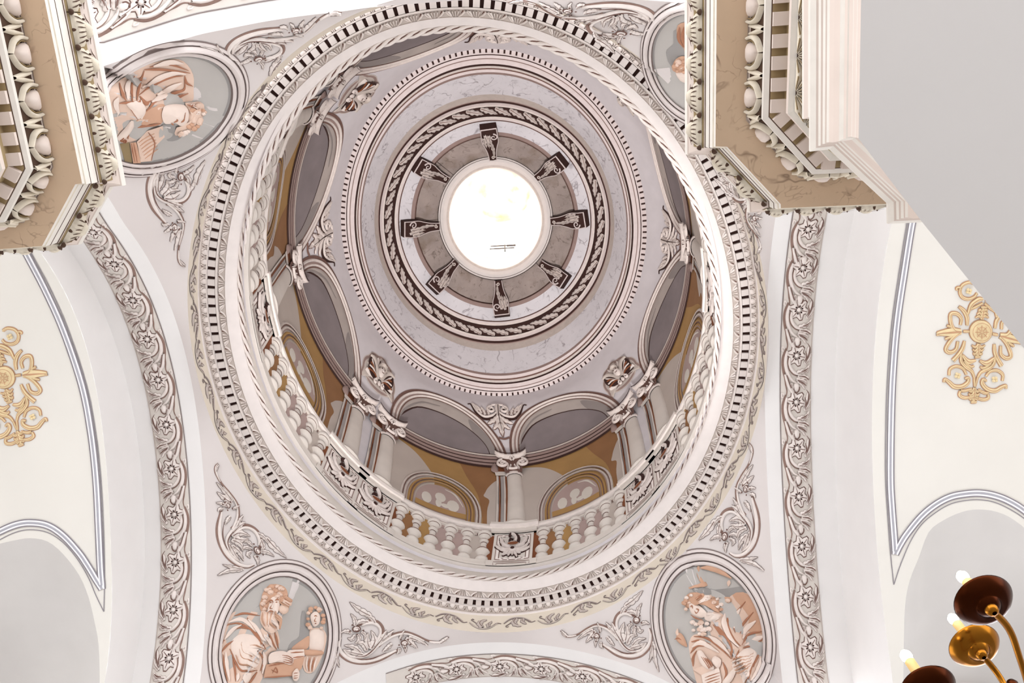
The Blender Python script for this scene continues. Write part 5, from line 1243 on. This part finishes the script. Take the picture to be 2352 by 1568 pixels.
def make_entab(name, path, ref, k, label):
    Z = lambda z: z
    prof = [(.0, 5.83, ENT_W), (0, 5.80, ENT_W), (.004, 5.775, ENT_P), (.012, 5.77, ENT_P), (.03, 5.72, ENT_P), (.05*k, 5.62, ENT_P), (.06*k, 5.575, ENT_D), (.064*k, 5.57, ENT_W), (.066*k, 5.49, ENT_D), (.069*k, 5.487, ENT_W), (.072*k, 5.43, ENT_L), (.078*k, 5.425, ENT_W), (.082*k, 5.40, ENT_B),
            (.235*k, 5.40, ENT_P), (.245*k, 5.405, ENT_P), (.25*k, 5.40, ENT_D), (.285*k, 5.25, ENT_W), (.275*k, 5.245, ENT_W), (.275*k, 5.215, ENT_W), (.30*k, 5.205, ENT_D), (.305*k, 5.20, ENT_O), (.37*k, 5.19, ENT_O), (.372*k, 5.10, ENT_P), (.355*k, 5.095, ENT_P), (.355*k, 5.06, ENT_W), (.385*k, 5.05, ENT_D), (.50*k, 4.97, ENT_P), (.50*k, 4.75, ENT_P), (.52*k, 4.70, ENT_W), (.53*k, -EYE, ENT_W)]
    if k > 1: prof = prof[:-1]
    mb = MB(); sweep(mb, path, prof, ref); t = obj(name, mb, loc=(path[1].x, path[1].y, 5.5), kind='structure', label=label)
    mb = MB(); top = [Vector((p.x, p.y, 5.83)) for p in path]; bk = [Vector((p.x, p.y, 5.83)) for p in offset_path(path, 1.2, ref)]
    for i in range(len(path)-1): mb.add([top[i], top[i+1], bk[i+1], bk[i]], [(0, 1, 2, 3)], ENT_W, False)
    obj('top_ledge', mb, t)
    run_units(path, ref, .058*k, 5.585, .014, 5.765, .195, ME_AC, 'acanthus_leaf', t)
    run_units(path, ref, .25*k, 5.397, .285*k, 5.25, .26, ME_EG, 'egg', t)
    run_units(path, ref, .305*k, 5.20, .37*k, 5.19, .118, ME_DE, 'dentil', t)
    run_units(path, ref, .387*k, 5.045, .50*k, 4.967, .2, ME_PA, 'palmette', t)
    return t
P0, PA = onz(205, 0, 5.8), onz(285.5, 426, 5.8); CC, DD = onz(184, 561, 5.8), onz(0, 575.5, 5.8)
pathL = [v2(p) for p in (PA+(P0-PA)*2.0, PA, onz(257, 429, 5.8), CC, CC+(DD-CC)*4)]
trim5 = make_entab('trim_5', pathL, Vector((-6, -3)), 1.0, 'richly carved tan marble pier cornice at the upper left')
P0, PA = onz(1574.5, 0, 5.8), onz(1575.5, 355, 5.8); CC, DD = onz(1719, 488, 5.8), onz(2038, 475, 5.8)
pathR = [v2(p) for p in (PA+(P0-PA)*2.4, PA, onz(1618, 356, 5.8), onz(1717.5, 461, 5.8), CC, CC+(DD-CC)*2.6)]
trim6 = make_entab('trim_6', pathR, Vector((5, -3)), 1.2, 'richly carved tan marble pier cornice at the upper right')
# plain moulded gallery cornice and its flat soffit, lower and nearer, on the right
zg = 4.7
P0, PA = onz(1861, 0, zg), onz(1861, 348, zg)
pathG = [v2(p) for p in (PA+(P0-PA)*2.6, PA, onz(1906, 343, zg), onz(2039, 467, zg), onz(2040, 514, zg), onz(2125, 510, zg))]
refG = Vector((4, -2))
mb = MB(); sweep(mb, pathG, [(.0999, 4.72, ENT_W), (0, 4.72, ENT_W), (0, 4.70, ENT_W), (.02, 4.67, ENT_P), (.03, 4.665, ENT_W), (.034, 4.64, ENT_P), (.042, 4.635, ENT_W), (.046, 4.61, ENT_P), (.052, 4.605, ENT_W), (.056, 4.58, ENT_P), (.060, 4.53, ENT_P), (.070, 4.48, ENT_W), (.083, 4.455, ENT_P), (.087, 4.43, ENT_W), (.093, 4.425, ENT_P), (.098, 4.39, ENT_W), (.0982, 4.385, ENT_P), (.0985, 4.345, ENT_W), (.0992, 4.34, ENT_P), (.0999, 4.30, ENT_W)], refG)
trim8 = obj('trim_8', mb, loc=(1.75, .5, 4.5), kind='structure', label='plain white gallery moulding in front of the right pier cornice')
zh = 4.9; P0, PA = onz(1845, 0, zh), onz(1845, 273, zh)
mb = MB(); sweep(mb, [v2(p) for p in (PA+(P0-PA)*3, PA, onz(1930, 268, zh))], [(.2, 4.92, ENT_W), (0, 4.92, ENT_W), (0, 4.89, ENT_P), (.012, 4.86, ENT_W), (.016, 4.82, ENT_P), (.028, 4.815, ENT_W), (.03, 4.76, ENT_W)], refG)
obj('upper_fillet', mb, trim8)
gp = _off(pathG, .098, refG)
edge = [Vector((gp[0].x, gp[0].y, 4.298)), Vector((gp[1].x, gp[1].y, 4.298)), onz(2119, 511, 4.298), onz(2352, 800, 4.298), onz(2700, 1232, 4.298), onz(3300, 1970, 4.298)]
mb = MB(); far = [edge[-1]+Vector((2.5, -1, 0)), Vector((5.0, gp[0].y, 4.298))]
poly_ = edge+far; mb.add(poly_, [list(range(len(poly_)))], GREY, False)
# the slab rises behind its edge as a body that steps back from the crossing
back = [p+Vector((.45, -.35, .34)) for p in edge]; mb.grid([edge, back], GREY, smooth=False)
gal = obj('ceiling_gallery', mb, loc=(2.6, .8, 4.3), kind='structure', label='plain pale grey gallery soffit at the right')

# ---- painted grey frames on the side vaults
def frame_band(mb, vpx, pts, wd=8.5, n=6):
    P = smooth(pts, n)
    for o, w_, m_, h in ((-wd*.86, 1.5, FR_D, .008), (-wd*.45, 2.8, FR_W, .012), (wd*.05, 3.2, FR_B, .014), (wd*.5, 2.4, FR_W, .012), (wd*.9, 1.3, FR_D, .008)):
        Q = []
        for i, p in enumerate(P):
            t = P[min(i+1, len(P)-1)]-P[max(i-1, 0)]; L = math.hypot(*t) or 1; Q.append(p+np.array([-t[1], t[0]])/L*o)
        if h > .01: ribbon(mb, vpx, Q, w_, m_, h=h, e=.004, raw=True)
        else: line(mb, vpx, Q, w_, m_, h=h, raw=True)
def make_frame(side, side_pts, arch_pts, thin1, thin2, label):
    vault, vmp, vpx, vinv = VAULT[side]; vpx(*side_pts[0])
    r = root('painted_frame', tuple(vpx(*side_pts[len(side_pts)//2])), label, 'painted frame', 'grey frames on the side vaults')
    mb = MB(); frame_band(mb, vpx, side_pts); obj('side_band', mb, r)
    mb = MB(); frame_band(mb, vpx, arch_pts); obj('arch_band', mb, r)
    mb = MB(); line(mb, vpx, thin1, 1.0, FR_D, h=.006); line(mb, vpx, thin2, 1.0, FR_D, h=.006); obj('thin_line', mb, r)
make_frame('left', [(15, 490), (57, 574), (103, 662), (146, 758), (188, 882.7), (209, 990), (221, 1097), (227, 1210), (231, 1300), (235, 1352)],
           [(-90, 1290), (-50, 1246), (0, 1220), (36, 1205), (69, 1200), (109, 1206), (145, 1229), (181, 1268), (203, 1300), (221, 1330), (235, 1352)],
           [(27, 490), (69, 574), (116, 662), (158, 758), (199, 882.7), (220, 990), (232, 1097), (238, 1210), (240.5, 1326), (239, 1404)],
           [(-90, 1312), (-50, 1268), (0, 1239), (36, 1222), (69, 1216), (109, 1222), (145, 1245), (178, 1283), (203, 1325), (221, 1367), (239, 1404)], 'grey painted frame lines around the left vault panel')
make_frame('right', [(2110, 440), (2094, 516), (2078, 616), (2060, 740), (2050, 864.5), (2046, 980), (2045, 1097), (2048, 1160), (2054, 1240), (2056, 1272)],
           [(2400, 1215), (2352, 1172), (2314, 1149), (2281, 1137), (2248, 1132), (2215, 1134), (2182, 1141), (2149, 1158), (2116, 1185), (2083, 1225), (2066, 1252), (2056, 1272)],
           [(2097, 440), (2082, 516), (2066, 616), (2048, 740), (2038, 864.5), (2034, 980), (2033.5, 1097), (2039, 1190), (2045, 1270), (2052.5, 1342)],
           [(2400, 1232), (2352, 1190), (2314, 1166), (2281, 1152), (2248, 1147), (2215, 1149), (2182, 1157), (2149, 1176), (2116, 1204), (2090, 1244), (2068, 1296), (2052.5, 1342)], 'grey painted frame lines around the right vault panel')
# ---- gold cartouches
def make_cartouche(side, boss, tip, label):
    vault, vmp, vpx, vinv = VAULT[side]
    b = np.array(boss, float); e2 = np.array(tip, float)-b; sc_ = math.hypot(*e2)/824; e2 /= math.hypot(*e2); e1 = np.array([e2[1], -e2[0]])
    r = root('gold_cartouche', tuple(vpx(*boss)), label, 'cartouche', 'gold cartouches on the side vaults')
    # source drawing: crop pixels, axis from (665,660) to (580,1480)
    a2 = np.array([-85., 820.]); a2 /= math.hypot(*a2); a1 = np.array([a2[1], -a2[0]])
    def loc(p, s): q = np.array(p, float)-np.array([665., 660.]); return np.array([s*(q @ a1), q @ a2])
    def px_(v): return b+sc_*(e1*v[0]+e2*v[1])
    def strokes(mbd, mbl, pts, w_, s):
        Q = [px_(loc(p, s)) for p in pts]
        wf = w_ if isinstance(w_, (list, tuple)) else [w_*.8, w_, w_, w_*.7]
        ribbon(mbd, vpx, Q, [(x*.8+9)*sc_ for x in wf], G_D, h=.010, e=.003); ribbon(mbl, vpx, Q, [x*.8*sc_ for x in wf], G_L, h=.020, e=.012); line(mbl, vpx, Q, [x*.16*sc_ for x in wf], G_D, h=.0215)
    def petal(mbd, mbl, c, R_, a, s, q=1.0):
        pts = [(c[0]+R_*.55*math.cos(a)+R_*.5*math.cos(t), c[1]+R_*.55*math.sin(a)+R_*.5*math.sin(t)) for t in np.linspace(0, 5.6, 9)]
        blob(mbl, vpx, [px_(loc(p, s)) for p in pts], G_L, .014, .03, n=0)
    mbd, mbl, mbf = MB(), MB(), MB()
    for s in (1, -1):
        for pts, w_ in (([(530, 660), (460, 660)], 14), ([(430, 660), (360, 640), (320, 560), (320, 460), (390, 455), (440, 510), (432, 585)], 22), ([(430, 670), (360, 720), (300, 790), (262, 870), (310, 905), (380, 870), (402, 775)], 22),
                        ([(440, 662), (340, 668), (230, 676), (160, 686)], [34, 66, 40, 24]), ([(330, 610), (270, 590)], 14), ([(330, 720), (250, 750)], 14), ([(180, 690), (150, 690)], 22),
                        ([(510, 590), (508, 500), (470, 420), (410, 370)], [16, 24, 24, 12]), ([(515, 460), (560, 350), (640, 290), (690, 285)], [14, 26, 30, 14]), ([(530, 410), (620, 370), (690, 330)], [10, 16, 10]),
                        ([(440, 150), (400, 150), (385, 165), (395, 180)], 12), ([(600, 110), (540, 90), (460, 120), (425, 190), (450, 260), (520, 285), (590, 260), (625, 215)], 18),
                        ([(480, 770), (455, 860), (400, 940), (345, 1000)], [14, 24, 24, 26]), ([(440, 900), (440, 1000), (490, 1070), (560, 1120), (590, 1190)], [12, 20, 22, 18, 12]), ([(450, 930), (520, 1010), (610, 995)], [12, 34, 10]), ([(470, 1000), (540, 1070), (590, 1060)], [10, 20, 8]),
                        ([(300, 1170), (310, 1100), (380, 1065), (460, 1090), (500, 1160)], 17), ([(240, 1250), (250, 1215), (300, 1250), (360, 1300), (450, 1300), (520, 1250), (520, 1200), (480, 1210)], [12, 14, 22, 26, 26, 24, 18, 10]),
                        ([(560, 1330), (470, 1350), (430, 1340)], 16), ([(575, 1420), (480, 1430), (420, 1400), (430, 1350)], 18), ([(590, 1190), (595, 1300)], 12)): strokes(mbd, mbl, pts, w_, s)
        for c in ((525, 190), (395, 1170)):
            for k in range(4): petal(mbd, mbf, c, 38, PI/4+PI/2*k+.3, s)
    for y0, y1, cx0, cx1 in ((520, 390, 678, 700), (800, 945, 640, 628), (1310, 1470, 592, 582)):
        strokes(mbd, mbl, [(cx0, y0), (cx1, y1)], [20, 26, 18], 1)
        for k in range(3):
            y = y0+(y1-y0)*(.1+.28*k); d_ = (y1-y0)*.22; c = cx0+(cx1-cx0)*(.1+.28*k)
            for s_ in (-1, 1): strokes(mbd, mbl, [(c, y), (c+s_*36, y-d_*.1+d_), (c+s_*(78-14*k), y+d_*.15)], [12, 17, 5], 1)
        strokes(mbd, mbl, [(cx1-34, y1+(10 if y1 > y0 else -10)), (cx1+34, y1+(10 if y1 > y0 else -10))], 16, 1)
    obj('gold_outline', mbd, r); obj('gold_scrolls', mbl, r)
    obj('flower', mbf, r)
    mb = MB(); C_ = (665, 660)
    for R_, m_, h0, h1 in ((140, G_D, .006, .014), (130, G_L, .014, .03)): blob(mb, vpx, [px_(loc((C_[0]+R_*math.cos(t), C_[1]+R_*math.sin(t)), 1)) for t in np.linspace(0, 2*PI*23/24, 24)], m_, h0, h1, n=0)
    line(mb, vpx, [px_(loc((C_[0]+104*math.cos(t), C_[1]+104*math.sin(t)), 1)) for t in np.linspace(0, 2*PI, 26)], 3*sc_, G_D, h=.034, raw=True)
    for k in range(8): line(mb, vpx, [px_(loc((C_[0]+q*math.cos(PI*k/4), C_[1]+q*math.sin(PI*k/4)), 1)) for q in (12, 50, 80)], 4*sc_, G_D, h=.036)
    line(mb, vpx, [px_(loc((C_[0]+58*math.cos(t), C_[1]+58*math.sin(t)), 1)) for t in np.linspace(0, 2*PI, 20)], 3*sc_, G_D, h=.036, raw=True)
    obj('boss', mb, r)
make_cartouche('right', (2251.5, 760.5), (2234.7, 922.7), 'gold scrollwork cartouche on the right vault beside the grey soffit')
make_cartouche('left', (10, 866), (49, 1021), 'gold scrollwork cartouche cut by the left edge')
# ---- brass candelabrum at the lower right
hub = ray(2450, 1740)*2.35
can = root('candelabrum', (hub.x, hub.y, -EYE), 'brass candelabrum with lit candle bulbs at the lower right corner', 'candelabrum')
def arm_unit(px, dep, dia_px, target_x, bowl, arm_px, arm_m):
    c = ray(*px)*dep; R_ = .5*dia_px/F*dep; T = Matrix.Translation(c)
    mb = MB(); lathe(mb, T, [(.004, -.020), (.012, -.022), (R_*.30, -.018), (R_*.42, -.010), (R_*.45, -.006), (R_*.60, -.010), (R_*.85, .002), (R_*.97, .014), (R_, .018), (R_*.97, .020), (R_*.8, .010), (.004, .0)], bowl, seg=40); pan = obj('drip_pan', mb, can)
    h = .02
    while proj(c+Vector((0, 0, h)))[0] > target_x and h < .3: h += .001
    mb = MB(); lathe(mb, T, [(.014, .0), (.0145, .006), (.0138, h-.022), (.010, h-.020)], CANDLE, seg=16); obj('candle_tube', mb, can)
    mb = MB(); lathe(mb, T, [(.004, h-.022), (.011, h-.016), (.0155, h-.004), (.0150, h+.006), (.009, h+.016), (.002, h+.022)], BULB, seg=16); obj('bulb', mb, can)
    P = [c+Vector((0, 0, -.018))]+[ray(*q)*d_ for q, d_ in arm_px]
    Q = smooth([tuple(p) for p in P], 6); mb = MB(); tube(mb, Q, lambda t: .0095-.002*t, arm_m, 10); lathe(mb, T, [(.016, -.012), (.018, -.024), (.012, -.034), (.006, -.036)], arm_m, seg=14); obj('arm', mb, can)
arm_unit((2267, 1388), 2.2, 137, 2212, BRASSD, [((2318, 1445), 2.2), ((2345, 1520), 2.22), ((2385, 1640), 2.28), ((2450, 1740), 2.35)], BRASS)
arm_unit((2245, 1491), 2.5, 118, 2190, BRASS, [((2290, 1545), 2.48), ((2340, 1620), 2.42), ((2450, 1740), 2.35)], BRASS)
arm_unit((2139, 1592), 2.2, 130, 2082, BRASSD, [((2200, 1660), 2.25), ((2300, 1730), 2.3), ((2450, 1740), 2.35)], BRASS)
mb = MB(); lathe(mb, Matrix.Translation((hub.x, hub.y, 0)), [(.004, hub.z+.05), (.03, hub.z+.04), (.045, hub.z), (.03, hub.z-.05), (.014, hub.z-.09), (.016, -.6), (.02, -EYE+.2), (.05, -EYE+.12), (.10, -EYE+.05), (.17, -EYE+.03), (.18, -EYE)], BRASS, seg=24); obj('stem', mb, can)
mb = MB(); c = ray(2326, 1572)*2.4; lathe(mb, Matrix.Translation(c), [(.003, .016), (.012, .011), (.016, 0), (.012, -.011), (.003, -.016)], BRASSD, seg=16); obj('finial', mb, can)
